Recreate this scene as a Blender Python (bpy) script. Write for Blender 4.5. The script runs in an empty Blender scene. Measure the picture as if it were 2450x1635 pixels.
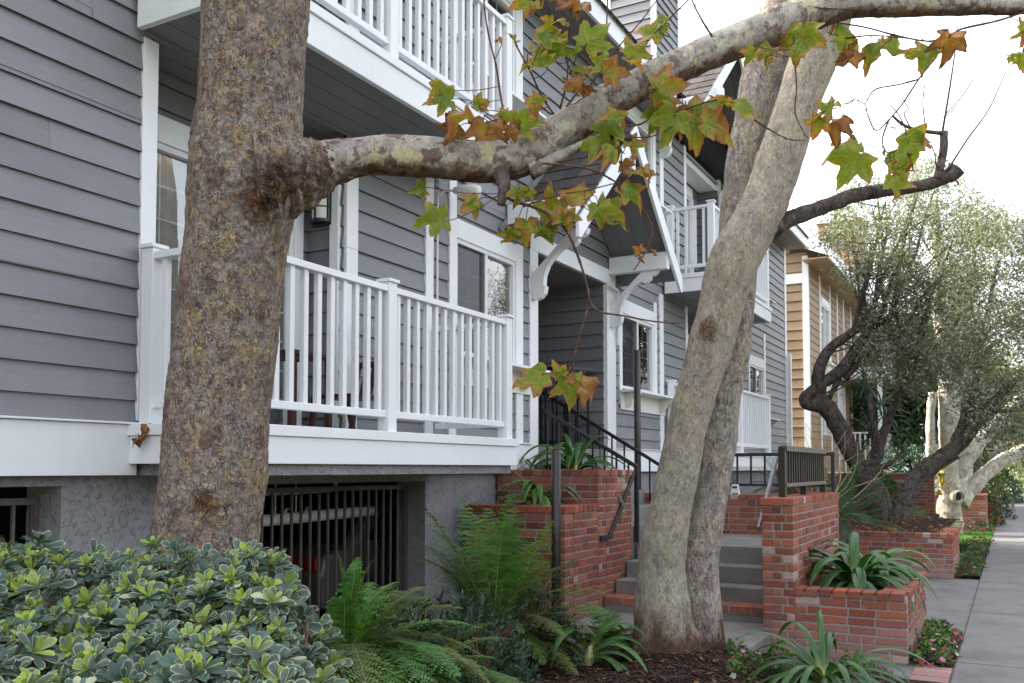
import bpy, math, random
from mathutils import Vector, Matrix, noise
random.seed(7)
R = math.radians
sc = bpy.context.scene
COL = sc.collection
V = Vector

# ------------------------------------------------------------------ camera
F = 2190.0
TH = math.radians(2.6)
EYE = V((0, 0, 1.6))
PPX = 1225.0
PPY = 1122 - F * math.tan(TH)
PSI = math.atan((2422 - PPX) * math.cos(TH) / F)
FWD = V((-math.sin(PSI) * math.cos(TH), math.cos(PSI) * math.cos(TH), math.sin(TH)))
RT = V((math.cos(PSI), math.sin(PSI), 0))
UP = RT.cross(FWD)
cam = bpy.data.cameras.new("camera")
cam.sensor_width = 36
cam.lens = F / 2450 * 36
cam.shift_y = (PPY - 817.5) / 2450
cam.clip_start = 0.05
cam.clip_end = 2000
camo = bpy.data.objects.new("camera", cam)
COL.objects.link(camo)
camo.matrix_world = Matrix(((RT.x, UP.x, -FWD.x, 0), (RT.y, UP.y, -FWD.y, 0), (RT.z, UP.z, -FWD.z, 1.6), (0, 0, 0, 1)))
sc.camera = camo
SC = 2450 / 2350


def ray(u, v):
    return FWD + RT * ((u * SC - PPX) / F) + UP * ((PPY - v * SC) / F)


def at(u, v, d):            # survey point: picture position + distance in metres
    return EYE + ray(u, v) * d


# ------------------------------------------------------------------ mesh builder
class MB:
    def __init__(s):
        s.v = []; s.f = []; s.c = []; s.m = []; s.x = []

    def add(s, vs, fs, col=(1, 1, 1), mi=0):
        o = len(s.v)
        s.v += [tuple(p) for p in vs]
        if isinstance(col, list):
            s.c += col
        else:
            s.c += [col] * len(vs)
        for f in fs:
            s.f.append([i + o for i in f]); s.m.append(mi)

    def box(s, x0, x1, y0, y1, z0, z1, col=(1, 1, 1), mi=0):
        x0, x1 = min(x0, x1), max(x0, x1); y0, y1 = min(y0, y1), max(y0, y1); z0, z1 = min(z0, z1), max(z0, z1)
        s.add([(x0, y0, z0), (x1, y0, z0), (x1, y1, z0), (x0, y1, z0), (x0, y0, z1), (x1, y0, z1), (x1, y1, z1), (x0, y1, z1)],
              [(0, 3, 2, 1), (4, 5, 6, 7), (0, 1, 5, 4), (1, 2, 6, 5), (2, 3, 7, 6), (3, 0, 4, 7)], col, mi)

    def quad(s, a, b, c, d, col=(1, 1, 1), mi=0):
        s.add([a, b, c, d], [(0, 1, 2, 3)], col, mi)

    def bar(s, p, q, w, h, upv=(0, 0, 1), col=(1, 1, 1), mi=0):
        p = V(p); q = V(q); d = (q - p).normalized(); u = V(upv)
        if abs(d.dot(u)) > .98: u = V((1, 0, 0))
        r = d.cross(u).normalized(); u = r.cross(d).normalized()
        a = [p + r * sx * w / 2 + u * sy * h / 2 for sx, sy in ((-1, -1), (1, -1), (1, 1), (-1, 1))]
        b = [x + (q - p) for x in a]
        s.add(a + b, [(3, 2, 1, 0), (4, 5, 6, 7), (0, 1, 5, 4), (1, 2, 6, 5), (2, 3, 7, 6), (3, 0, 4, 7)], col, mi)

    def prism(s, poly, off, col=(1, 1, 1), mi=0):
        n = len(poly); a = [V(p) for p in poly]; b = [p + V(off) for p in a]
        fs = [tuple(range(n - 1, -1, -1)), tuple(range(n, 2 * n))]
        fs += [(i, (i + 1) % n, (i + 1) % n + n, i + n) for i in range(n)]
        s.add(a + b, fs, col, mi)

    def tube(s, pts, rad, n=8, cap=True, col=(1, 1, 1), disp=None, mi=0):
        pts = [V(p) for p in pts]
        if not isinstance(rad, (list, tuple)): rad = [rad] * len(pts)
        t0 = (pts[1] - pts[0]).normalized()
        u = t0.cross(V((0, 1, 0)) if abs(t0.y) < .9 else V((1, 0, 0))).normalized()
        vs = []; m = len(pts)
        for i, p in enumerate(pts):
            t = (pts[min(i + 1, m - 1)] - pts[max(i - 1, 0)]).normalized()
            u = (u - t * u.dot(t)).normalized(); w = t.cross(u)
            for k in range(n):
                a = 2 * math.pi * k / n; d = u * math.cos(a) + w * math.sin(a)
                q = p + d * rad[i]
                if disp: q = q + d * disp(q, rad[i])
                vs.append(q)
        fs = [(i * n + k, i * n + (k + 1) % n, (i + 1) * n + (k + 1) % n, (i + 1) * n + k) for i in range(m - 1) for k in range(n)]
        if cap:
            fs.append(tuple(range(n - 1, -1, -1))); fs.append(tuple((m - 1) * n + k for k in range(n)))
        s.add(vs, fs, col, mi)


def spline(pts, per=6):
    """Catmull-Rom through (point, radius) pairs"""
    P = [V(p) for p, r in pts]; Rr = [r for p, r in pts]; out = []; rr = []
    n = len(P)
    for i in range(n - 1):
        a = P[max(i - 1, 0)]; b = P[i]; c = P[i + 1]; d = P[min(i + 2, n - 1)]
        for k in range(per):
            t = k / per
            out.append(0.5 * ((2 * b) + (c - a) * t + (2 * a - 5 * b + 4 * c - d) * t * t + (3 * b - a - 3 * c + d) * t ** 3))
            tt = t * t * (3 - 2 * t); rr.append(Rr[i] * (1 - tt) + Rr[i + 1] * tt)
    out.append(P[-1]); rr.append(Rr[-1])
    return out, rr


def link(name, mb, mats, parent=None, base=None, label=None, smooth=False, bevel=0, auto=None):
    me = bpy.data.meshes.new(name)
    b = V(base) if base is not None else V((0, 0, 0))
    if parent is not None: b = V(parent['_b']) if '_b' in parent else b
    if parent is not None or base is not None:
        vs = [(p[0] - b.x, p[1] - b.y, p[2] - b.z) for p in mb.v]
    else:
        vs = mb.v
    me.from_pydata(vs, [], mb.f)
    if not isinstance(mats, (list, tuple)): mats = [mats]
    for m in mats: me.materials.append(m)
    if len(mats) > 1: me.polygons.foreach_set('material_index', mb.m)
    at_ = me.color_attributes.new("Col", 'FLOAT_COLOR', 'POINT')
    buf = []
    for c in mb.c: buf += [c[0], c[1], c[2], 1.0]
    at_.data.foreach_set('color', buf)
    if mb.x:
        la = me.attributes.new('Leaf', 'FLOAT_VECTOR', 'POINT'); la.data.foreach_set('vector', [q for p in mb.x for q in p])
    if smooth: me.polygons.foreach_set('use_smooth', [True] * len(me.polygons))
    me.update()
    o = bpy.data.objects.new(name, me)
    COL.objects.link(o)
    if parent is not None:
        o.parent = parent
        o['_b'] = tuple(b)
    elif base is not None:
        o.location = b
        o['_b'] = tuple(b)
    if label: o['label'] = label
    if bevel:
        md = o.modifiers.new('bevel', 'BEVEL'); md.width = bevel; md.segments = 2; md.limit_method = 'ANGLE'; md.angle_limit = R(40)
    return o


def thing(name, label, cat, base, group=None):
    o = bpy.data.objects.new(name, None); COL.objects.link(o)
    o.empty_display_size = .1
    o.location = base; o['_b'] = tuple(base)
    o['label'] = label; o['category'] = cat
    if group: o['group'] = group
    return o


def single(name, mb, mats, label, cat, base, group=None, **kw):
    o = link(name, mb, mats, base=base, label=label, **kw)
    o['category'] = cat
    if group: o['group'] = group
    return o


def structure(name, mb, mats, **kw):
    o = link(name, mb, mats, **kw); o['kind'] = 'structure'
    return o


def copy_thing(o, loc, rz=0, scale=1, label=None, parent=None):
    c = o.copy(); COL.objects.link(c)
    if parent is None:
        c.location = loc; c.rotation_euler = (0, 0, rz); c.scale = (scale,) * 3
        if label: c['label'] = label
    else:
        c.parent = parent
    for ch in list(o.children): copy_thing(ch, None, parent=c)
    return c


# ------------------------------------------------------------------ materials
class NT:
    def __init__(s, name):
        s.m = bpy.data.materials.new(name); s.m.use_nodes = True
        s.t = s.m.node_tree; s.t.nodes.clear()
        s.out = s.t.nodes.new('ShaderNodeOutputMaterial')

    def n(s, typ, props=None, **ins):
        nd = s.t.nodes.new('ShaderNode' + typ)
        for k, v in (props or {}).items(): setattr(nd, k, v)
        for k, v in ins.items():
            s.set(nd, k, v)
        return nd

    def set(s, nd, k, v):
        k2 = k.replace('_', ' ')
        if k.isdigit() or (k[0] == 'i' and k[1:].isdigit()):
            sock = nd.inputs[int(k.lstrip('i'))]
        else:
            sock = nd.inputs[k2]
        if isinstance(v, bpy.types.NodeSocket): s.t.links.new(v, sock)
        elif isinstance(v, (tuple, list)) and len(v) == 3 and sock.type == 'RGBA': sock.default_value = (*v, 1)
        else: sock.default_value = v

    def pos(s): return s.n('NewGeometry').outputs['Position']

    def vcol(s): return s.n('VertexColor', {'layer_name': 'Col'}).outputs['Color']

    def mapping(s, vec, scale=(1, 1, 1), rot=(0, 0, 0)):
        m = s.n('Mapping', Vector=vec); m.inputs['Scale'].default_value = scale; m.inputs['Rotation'].default_value = rot
        return m.outputs[0]

    def noise(s, vec, scale, detail=4, rough=.55, dist=0):
        return s.n('TexNoise', Vector=vec, Scale=scale, Detail=detail, Roughness=rough, Distortion=dist).outputs['Fac']

    def ramp(s, fac, stops, interp='LINEAR'):
        r = s.n('ValToRGB', Fac=fac); cr = r.color_ramp; cr.interpolation = interp
        while len(cr.elements) < len(stops): cr.elements.new(.5)
        for e, (p, c) in zip(cr.elements, stops):
            e.position = p; e.color = (*c, 1) if len(c) == 3 else c
        return r.outputs['Color']

    def mix(s, fac, a, b, mode='MIX'):
        m = s.n('Mix', {'data_type': 'RGBA', 'blend_type': mode})
        s.set(m, 'i0', fac)
        for i, v in ((6, a), (7, b)):
            if isinstance(v, bpy.types.NodeSocket): s.t.links.new(v, m.inputs[i])
            else: m.inputs[i].default_value = (*v, 1)
        return m.outputs[2]

    def math(s, op, a, b=0.0, c=None, clamp=False):
        m = s.n('Math', {'operation': op, 'use_clamp': clamp})
        for i, v in enumerate((a, b, c)):
            if v is None: continue
            if isinstance(v, bpy.types.NodeSocket): s.t.links.new(v, m.inputs[i])
            else: m.inputs[i].default_value = v
        return m.outputs[0]

    def bump(s, h, strength=.3, dist=.01, normal=None):
        b = s.n('Bump', Height=h, Strength=strength, Distance=dist)
        if normal is not None: s.t.links.new(normal, b.inputs['Normal'])
        return b.outputs[0]

    def bsdf(s, col, rough=.6, normal=None, spec=.4, **kw):
        b = s.n('BsdfPrincipled')
        s.set(b, 'Base_Color', col); s.set(b, 'Roughness', rough)
        b.inputs['Specular IOR Level'].default_value = spec
        if normal is not None: s.t.links.new(normal, b.inputs['Normal'])
        for k, v in kw.items(): s.set(b, k, v)
        s.t.links.new(b.outputs[0], s.out.inputs[0])
        return b

    def finish(s, shader): s.t.links.new(shader, s.out.inputs[0]); return s.m


def paint(name, col, rough=.5, grain=(3, 60, 60), gs=.12, var=.12, dirt=.12, vc=True):
    n = NT(name); p = n.pos()
    g = n.noise(n.mapping(p, grain), 1, 5, .65)
    big = n.noise(p, 1.3, 4, .6)
    c = n.mix(n.ramp(big, [(.3, (0, 0, 0)), (.75, (1, 1, 1))]), tuple(x * (1 - var) for x in col), tuple(min(1, x * (1 + var * .5)) for x in col))
    st = n.ramp(n.noise(n.mapping(p, (9, 9, 1.2)), 1, 6, .7), [(.55, (0, 0, 0)), (.8, (1, 1, 1))])
    c = n.mix(n.math('MULTIPLY', st, dirt), c, tuple(x * .55 for x in (col[0], col[1] * .97, col[2] * .9)))
    if vc: c = n.mix(1.0, c, n.vcol(), 'MULTIPLY')
    sp_ = n.ramp(n.noise(n.mapping(p, (38, 38, 55)), 1, 2, .5), [(.72, (0, 0, 0)), (.78, (1, 1, 1))]) if name.startswith('grey_siding') else None
    if sp_ is not None: c = n.mix(n.math('MULTIPLY', sp_, .35), c, (.07, .07, .075))
    if 'white' not in name: c = n.mix(1.0, c, n.ramp(g, [(.3, (.91, .91, .91)), (.7, (1.06, 1.06, 1.06))]), 'MULTIPLY')
    b1 = n.bump(g, gs * 1.8, .004)
    n.bsdf(c, rough, n.bump(big, .08, .02, b1), .35)
    return n.m


def metal(name, col, rough=.45):
    n = NT(name); p = n.pos()
    v = n.noise(p, 9, 5, .7)
    c = n.mix(n.ramp(v, [(.4, (0, 0, 0)), (.75, (1, 1, 1))]), col, tuple(x * 1.7 + .006 for x in col))
    n.bsdf(c, rough, n.bump(n.noise(p, 130, 3), .1, .002), .5)
    return n.m


def foliage(name, rough=.45, trans=.35, gain=1.0, sheen=.5):
    """vertex colour leaf material with translucency"""
    n = NT(name); p = n.pos(); c = n.vcol()
    v = n.noise(p, 38, 3, .6)
    c = n.mix(1.0, c, n.ramp(v, [(.25, (.68 * gain, .68 * gain, .65 * gain)), (.75, (1.2 * gain, 1.2 * gain, 1.15 * gain))]), 'MULTIPLY')
    b = n.bsdf(c, rough, None, sheen)
    t = n.n('BsdfTranslucent', Color=n.mix(1.0, c, (1.3, 1.35, .6), 'MULTIPLY'))
    mx = n.n('MixShader', i0=trans); n.t.links.new(b.outputs[0], mx.inputs[1]); n.t.links.new(t.outputs[0], mx.inputs[2])
    return n.finish(mx.outputs[0])


def bark(name, cols, scale=7, bump=.6, stretch=.55, fine=60, crack=.5, dark=None, plate=.5, fleck=None, under=None, pz=.6, spots=()):
    """flaking bark: large warped patches, small scaly plates of varying tone, dark cracks, bright flecks"""
    n = NT(name); p = n.pos()
    w = n.n('TexNoise', Vector=p, Scale=scale * 1.6, Detail=6.0, Roughness=.65)
    pv = n.n('VectorMath', {'operation': 'MULTIPLY_ADD'})
    n.t.links.new(w.outputs['Color'], pv.inputs[0]); pv.inputs[1].default_value = (1.5 / scale,) * 3; n.t.links.new(p, pv.inputs[2])
    q = n.mapping(pv.outputs[0], (1, 1, stretch))
    k = len(cols)
    r1 = n.n('SeparateColor', Color=n.n('TexVoronoi', Vector=q, Scale=scale).outputs['Color']).outputs[0]
    r2 = n.n('SeparateColor', Color=n.n('TexVoronoi', Vector=q, Scale=scale * 2.6).outputs['Color']).outputs[1]
    c1 = n.ramp(r1, [(i / k, c) for i, c in enumerate(cols)], 'CONSTANT')
    c2 = n.ramp(r2, [(i / k, cols[(i * 2 + 1) % k]) for i in range(k)], 'CONSTANT')
    sel = n.ramp(n.noise(p, scale * .7, 4, .6), [(.46, (0, 0, 0)), (.54, (1, 1, 1))])
    c = n.mix(sel, c1, c2)
    w2 = n.n('TexNoise', Vector=p, Scale=fine * .5, Detail=6.0, Roughness=.75)
    pv2 = n.n('VectorMath', {'operation': 'MULTIPLY_ADD'})
    n.t.links.new(w2.outputs['Color'], pv2.inputs[0]); pv2.inputs[1].default_value = (4.5 / fine,) * 3; n.t.links.new(p, pv2.inputs[2])
    q2 = n.mapping(pv2.outputs[0], (1, 1, pz))
    pc = n.n('SeparateColor', Color=n.n('TexVoronoi', Vector=q2, Scale=fine * .55).outputs['Color'])
    pl = n.n('TexVoronoi', {'feature': 'DISTANCE_TO_EDGE'}, Vector=q2, Scale=fine * .55)
    tone = n.ramp(pc.outputs[0], [(0, (1 - .55 * plate,) * 3), (.5, (1, 1, 1)), (1, (1 + .45 * plate,) * 3)])
    c = n.mix(1.0, c, tone, 'MULTIPLY')
    fn = n.noise(n.mapping(p, (1, 1, .5)), fine * 1.3, 6, .75)
    c = n.mix(1.0, c, n.ramp(fn, [(.28, (.52, .50, .49)), (.48, (1, 1, 1)), (.72, (1.22, 1.2, 1.15))]), 'MULTIPLY')
    if fleck: c = n.mix(n.math('MULTIPLY', n.math('GREATER_THAN', pc.outputs[1], fleck[0]), n.ramp(n.noise(p, scale * .5, 3), [(.42, (0, 0, 0)), (.6, (1, 1, 1))])), c, fleck[1])
    msk = n.ramp(n.noise(p, scale * 1.1, 4, .65), [(.40, (.15, .15, .15)), (.62, (1, 1, 1))])
    def ridge(sc, wd, zs):
        rn = n.n('TexNoise', Vector=n.mapping(p, (1, 1, zs)), Scale=sc, Detail=5.0, Roughness=.6, Distortion=.6).outputs['Fac']
        return n.ramp(n.math('ABSOLUTE', n.math('SUBTRACT', rn, .5)), [(0, (0, 0, 0)), (wd, (1, 1, 1))])
    ck = n.math('MULTIPLY', ridge(fine * .45, .028, pz), ridge(fine * .16, .016, pz))
    ci = n.math('MULTIPLY', n.math('SUBTRACT', 1.0, ck), n.math('MULTIPLY', msk, crack))
    c = n.mix(ci, c, (.035, .024, .02))
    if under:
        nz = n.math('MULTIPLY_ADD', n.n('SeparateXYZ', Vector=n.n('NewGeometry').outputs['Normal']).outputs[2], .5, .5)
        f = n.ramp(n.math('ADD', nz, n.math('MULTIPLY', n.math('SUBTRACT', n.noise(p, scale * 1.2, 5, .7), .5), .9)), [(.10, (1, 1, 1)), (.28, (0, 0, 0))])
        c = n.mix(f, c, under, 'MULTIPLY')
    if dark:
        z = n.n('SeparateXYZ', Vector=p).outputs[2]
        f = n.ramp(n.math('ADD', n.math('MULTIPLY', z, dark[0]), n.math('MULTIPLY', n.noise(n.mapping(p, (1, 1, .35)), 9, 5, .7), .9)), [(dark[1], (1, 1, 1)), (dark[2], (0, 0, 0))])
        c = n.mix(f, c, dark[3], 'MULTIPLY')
    for (sp_, rad, tint) in spots:      # old wounds and the crotch of a limb: darker, redder, deeply cracked
        dv = n.n('VectorMath', {'operation': 'DISTANCE'}); n.t.links.new(p, dv.inputs[0]); dv.inputs[1].default_value = sp_
        f = n.ramp(n.math('ADD', n.math('MULTIPLY', dv.outputs['Value'], .5 / rad), n.math('MULTIPLY', n.math('SUBTRACT', n.noise(p, 15, 5, .7), .5), .8)), [(.16, (1, 1, 1)), (.5, (0, 0, 0))])
        c = n.mix(f, c, tint, 'MULTIPLY')
        bc = n.math('MULTIPLY', f, n.math('SUBTRACT', 1.0, n.math('MULTIPLY', ridge(26.0, .05, .8), ridge(11.0, .035, .6))))
        c = n.mix(n.math('MULTIPLY', bc, .85), c, (.03, .018, .014))
        ci = n.math('MAXIMUM', ci, n.math('MULTIPLY', bc, 1.3))
    h = n.math('ADD', n.math('MULTIPLY', fn, .6), n.math('ADD', n.math('MULTIPLY', ci, -.9), n.math('ADD', n.math('MULTIPLY', r2, .5), n.math('MULTIPLY', pc.outputs[0], .5 * plate))))
    n.bsdf(c, .85, n.bump(h, bump, .024), .2)
    return n.m


def concrete(name, col, scale=3):
    n = NT(name); p = n.pos()
    a = n.noise(p, scale, 6, .65); f = n.noise(p, 130, 4, .7)
    c = n.ramp(a, [(.3, tuple(x * .72 for x in col)), (.55, col), (.75, tuple(x * 1.18 for x in col))])
    c = n.mix(1.0, c, n.ramp(f, [(.3, (.8, .8, .8)), (.7, (1.1, 1.1, 1.1))]), 'MULTIPLY')
    st = n.ramp(n.noise(n.mapping(p, (1.2, 5, 5)), 1.1, 5, .7), [(.55, (0, 0, 0)), (.75, (1, 1, 1))])
    c = n.mix(n.math('MULTIPLY', st, .5), c, tuple(x * .5 for x in col))
    c = n.mix(1.0, c, n.vcol(), 'MULTIPLY')
    n.bsdf(c, .85, n.bump(f, .25, .004, n.bump(a, .15, .02)), .25)
    return n.m


M = {}
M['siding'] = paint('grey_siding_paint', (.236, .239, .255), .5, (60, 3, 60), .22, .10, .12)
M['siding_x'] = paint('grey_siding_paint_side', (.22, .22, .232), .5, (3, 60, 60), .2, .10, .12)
M['soffit'] = paint('dark_grey_soffit_paint', (.21, .206, .214), .5, (60, 3, 60), .15, .12, .1)
M['white'] = paint('white_trim_paint', (.80, .81, .83), .42, (60, 4, 60), .12, .06, .13)
M['cream'] = paint('warm_white_paint', (.74, .72, .66), .45, (60, 60, 4), .1, .05, .08)
M['vinyl'] = paint('white_vinyl', (.74, .745, .75), .35, (4, 4, 4), .02, .03, .06)
M['tan'] = paint('tan_siding_paint', (.30, .205, .122), .55, (60, 3, 60), .2, .12, .1)
M['tansoffit'] = paint('tan_soffit_paint', (.36, .24, .13), .55, (60, 3, 60), .15, .12, .1)
M['black'] = metal('black_painted_steel', (.012, .011, .013), .4)
M['bronze'] = metal('dark_bronze_steel', (.022, .017, .016), .34)
M['skylit_steel'] = metal('sky_reflect_steel', (.085, .073, .058), .36)  # guard's dark paint made paler, its sky reflection put into the colour
M['railgrey'] = metal('worn_grey_steel', (.17, .165, .18), .42)
M['gbar'] = metal('grille_steel', (.085, .07, .062), .5)
M['concrete'] = concrete('sidewalk_concrete', (.168, .162, .157), 2.2)
M['stepconc'] = concrete('step_concrete', (.215, .205, .19), 3.2)
M['dark'] = paint('garage_dark', (.03, .03, .032), .9, (4, 4, 4), .1, .1, .1)
M['pipe'] = paint('pipe_pvc', (.80, .78, .72), .5, (4, 4, 4), .05, .08, .3)


def mk_stucco():
    n = NT('grey_stucco'); p = n.pos()
    a = n.noise(p, 90, 5, .7); b = n.noise(p, 3, 4)
    w = n.n('TexNoise', Vector=p, Scale=26.0, Detail=3.0)
    pv = n.n('VectorMath', {'operation': 'MULTIPLY_ADD'})
    n.t.links.new(w.outputs['Color'], pv.inputs[0]); pv.inputs[1].default_value = (.045, .045, .045); n.t.links.new(p, pv.inputs[2])
    e = n.n('TexVoronoi', {'feature': 'DISTANCE_TO_EDGE'}, Vector=n.mapping(pv.outputs[0], (1, 1, .6)), Scale=34.0)
    cr = n.ramp(e.outputs['Distance'], [(0, (0, 0, 0)), (.16, (1, 1, 1))])
    msk = n.ramp(n.noise(p, 22, 3, .6), [(.45, (0, 0, 0)), (.6, (1, 1, 1))])
    crk = n.math('MULTIPLY', n.math('SUBTRACT', 1.0, cr), msk)
    c = n.ramp(b, [(.3, (.245, .24, .248)), (.7, (.31, .305, .318))])
    c = n.mix(n.math('MULTIPLY', crk, .5), c, (.11, .106, .112))
    h = n.math('SUBTRACT', n.math('MULTIPLY', a, .6), crk)
    n.bsdf(c, .9, n.bump(h, .55, .012), .2)
    return n.m


M['stucco'] = mk_stucco()


def mk_brick():
    n = NT('red_brick'); p = n.pos()
    c = n.vcol()
    f = n.noise(p, 70, 5, .7)
    c = n.mix(1.0, c, n.ramp(f, [(.25, (.6, .58, .58)), (.6, (1.08, 1.05, 1.0))]), 'MULTIPLY')
    eff = n.ramp(n.noise(p, 16, 6, .75), [(.6, (0, 0, 0)), (.74, (1, 1, 1))])
    c = n.mix(n.math('MULTIPLY', eff, .6), c, (.46, .40, .37))
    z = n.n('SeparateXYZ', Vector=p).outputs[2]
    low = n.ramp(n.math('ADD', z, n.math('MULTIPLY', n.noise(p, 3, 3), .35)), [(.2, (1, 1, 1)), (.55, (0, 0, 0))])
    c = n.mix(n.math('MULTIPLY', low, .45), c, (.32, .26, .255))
    n.bsdf(c, .85, n.bump(f, .5, .005), .25)
    return n.m


M['brick'] = mk_brick()
M['mortar'] = concrete('mortar', (.29, .275, .255), 9)


def mk_soil(name, col, sc=90):
    n = NT(name); p = n.pos()
    v = n.n('TexVoronoi', Vector=n.mapping(p, (1, .45, 1), (0, 0, .7)), Scale=float(sc))
    r = n.n('SeparateColor', Color=v.outputs['Color']).outputs[0]
    c = n.ramp(r, [(0, tuple(x * .35 for x in col)), (.5, col), (.85, tuple(x * 1.7 for x in col)), (1, tuple(x * 3.2 for x in col))])
    big = n.noise(p, 4, 4)
    c = n.mix(1.0, c, n.ramp(big, [(.3, (.7, .7, .7)), (.7, (1.1, 1.1, 1.1))]), 'MULTIPLY')
    n.bsdf(c, .95, n.bump(n.math('ADD', r, n.noise(p, 200, 3)), .9, .02), .15)
    return n.m


M['soil'] = mk_soil('bark_mulch', (.040, .022, .016))
M['chip'] = paint('mulch_chips', (.075, .042, .03), .9, (30, 30, 30), .3, .3, .2)


def mk_shingle():
    n = NT('asphalt_shingle'); p = n.pos()
    f = n.noise(p, 220, 4, .8)
    c = n.mix(1.0, n.vcol(), n.ramp(f, [(.3, (.6, .6, .6)), (.7, (1.2, 1.2, 1.2))]), 'MULTIPLY')
    n.bsdf(c, .95, n.bump(f, .5, .006), .1)
    return n.m


M['shingle'] = mk_shingle()


def mk_glass(name, tint=(.75, .8, .82), refl=1.0):
    n = NT(name)
    tr = n.n('BsdfTransparent', Color=tint)
    gl = n.n('BsdfGlossy', Color=(refl, refl, refl), Roughness=.015)
    p = n.pos(); bmp = n.bump(n.noise(p, 1.6, 2), .05, .02)
    n.t.links.new(bmp, gl.inputs['Normal'])
    fr = n.n('Fresnel', IOR=1.62)
    f2 = n.math('ADD', n.math('MULTIPLY', fr.outputs[0], 1.9), .08, clamp=True)
    mx = n.n('MixShader', i0=f2); n.t.links.new(tr.outputs[0], mx.inputs[1]); n.t.links.new(gl.outputs[0], mx.inputs[2])
    return n.finish(mx.outputs[0])


M['glass'] = mk_glass('window_glass')
M['screen'] = paint('insect_screen', (.10, .10, .105), .8, (4, 4, 4), .02, .08, .05)
M['blind'] = paint('vertical_blinds', (.55, .52, .46), .7, (4, 4, 4), .02, .06, .05)
M['room'] = paint('dark_interior', (.035, .035, .04), .9, (4, 4, 4), .02, .1, .05)
M['wood'] = paint('dark_patio_wood', (.06, .022, .016), .5, (60, 60, 4), .1, .2, .2)
SKYSAT=0.36; SKYSTR=0.88
# ------------------------------------------------------------------ siding, trim helpers
def intervals(a0, a1, holes):
    segs = [(a0, a1)]
    for h0, h1 in holes:
        nx = []
        for s0, s1 in segs:
            if h1 <= s0 or h0 >= s1: nx.append((s0, s1)); continue
            if h0 > s0: nx.append((s0, h0))
            if h1 < s1: nx.append((h1, s1))
        segs = nx
    return segs


def siding(mb, org, da, nrm, a0, a1, z0, z1, holes=(), ex=.175, lip=.024, zbase=None, clip=None, joint=True, tone=1.0):
    """lapped boards on the plane org + a*da + z, facing nrm.  holes: (a0,a1,z0,z1).  clip(a0,a1,zmid)-> list of (a0,a1)"""
    org = V(org); da = V(da); nrm = V(nrm); zb = z0 if zbase is None else zbase
    flip = da.cross(V((0, 0, 1))).dot(nrm) < 0
    k = math.floor((z0 - zb) / ex)
    while zb + k * ex < z1 - 1e-4:
        cb = zb + k * ex; ct = cb + ex; k += 1
        cuts = sorted({max(cb, z0), min(ct, z1)} | {z for h in holes for z in (h[2], h[3]) if max(cb, z0) < z < min(ct, z1)})
        jt = random.uniform(a0, a1)
        t1 = random.uniform(.92, 1.05) * tone; t2 = random.uniform(.92, 1.05) * tone
        for lo, hi in zip(cuts[:-1], cuts[1:]):
            mid = (lo + hi) / 2
            iv = intervals(a0, a1, [(h[0], h[1]) for h in holes if h[2] < mid < h[3]])
            if clip: iv = [s for i0, i1 in iv for s in clip(i0, i1, mid)]
            for i0, i1 in iv:
                pcs = [(i0, i1, t1)]
                if joint and i0 + .3 < jt < i1 - .3: pcs = [(i0, jt - .001, t1), (jt + .001, i1, t2)]
                for p0, p1, t in pcs:
                    def P(a, z, o): return org + da * a + V((0, 0, z - org.z)) + nrm * o
                    jz = random.uniform(-.0018, .0018); jl = random.uniform(.8, 1.2); ol = lip * jl * (ct - lo) / ex; oh = lip * jl * (ct - hi) / ex
                    q = [P(p0, lo, ol), P(p1, lo, ol), P(p1, hi, oh), P(p0, hi, oh)]
                    if flip: q = q[::-1]
                    c = (t, t, t * 1.01)
                    mb.quad(*q, col=c)
                    if lo == cb or lo == z0:
                        q = [P(p0, lo, 0), P(p1, lo, 0), P(p1, lo, ol), P(p0, lo, ol)]
                        if flip: q = q[::-1]
                        mb.quad(*q, col=(t * .4,) * 3)  # board undersides darkened in colour to deepen the lap shadow


BX = -4.8      # main street-side wall plane
bld = thing('apartment_building', 'grey clapboard apartment building with white trim, balconies and a gabled entry porch', 'building', (-4.8, 9, 0))
W = M['white']


def trim(x0, x1, y0, y1, z0, z1, m=None, name='trim_board', par=None, bev=.003):
    b = MB(); b.box(x0, x1, y0, y1, z0, z1)
    return link(name, b, m or W, par or bld, bevel=bev)


def ftrim(y0, y1, z0, z1, t=.028, **k):      # board on the street wall
    return trim(BX - .03, BX + t, y0, y1, z0, z1, **k)


# ---- street wall with openings
H_REC1 = (3.94, 5.90, 1.86, 4.36)
H_REC1U = (3.94, 5.90, 4.70, 7.2)
H_W1 = (7.60, 8.84, 2.73, 3.89)
H_W1U = (7.60, 8.84, 5.60, 6.76)
H_ENT = (9.37, 11.44, 1.3, 4.11)
H_W2 = (11.98, 13.30, 2.73, 3.80)
H_W2U = (11.98, 13.30, 5.60, 6.76)
H_REC2 = (14.95, 16.95, 1.86, 4.36)
H_REC2U = (14.95, 16.95, 4.70, 7.1)
H_W3 = (19.15, 20.40, 2.73, 3.80)
wl = MB()
siding(wl, (BX, 0, 0), (0, 1, 0), (1, 0, 0), -.5, 22.75, 1.85, 7.1,
       [H_REC1, H_REC1U, H_W1, H_W1U, H_ENT, H_W2, H_W2U, H_REC2, H_REC2U, H_W3], zbase=1.85)
link('wall', wl, M['siding'], bld)
# gable wall above the second upper balcony
g = MB()
siding(g, (BX + .02, 0, 0), (0, 1, 0), (1, 0, 0), 13.4, 17.2, 7.1, 8.6, zbase=1.85,
       clip=lambda a, b, z: [(max(a, 15.3 - (8.5 - z)), min(b, 15.3 + (8.5 - z)))] if z < 8.4 else [])
link('gable_wall', g, M['siding'], bld)
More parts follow.
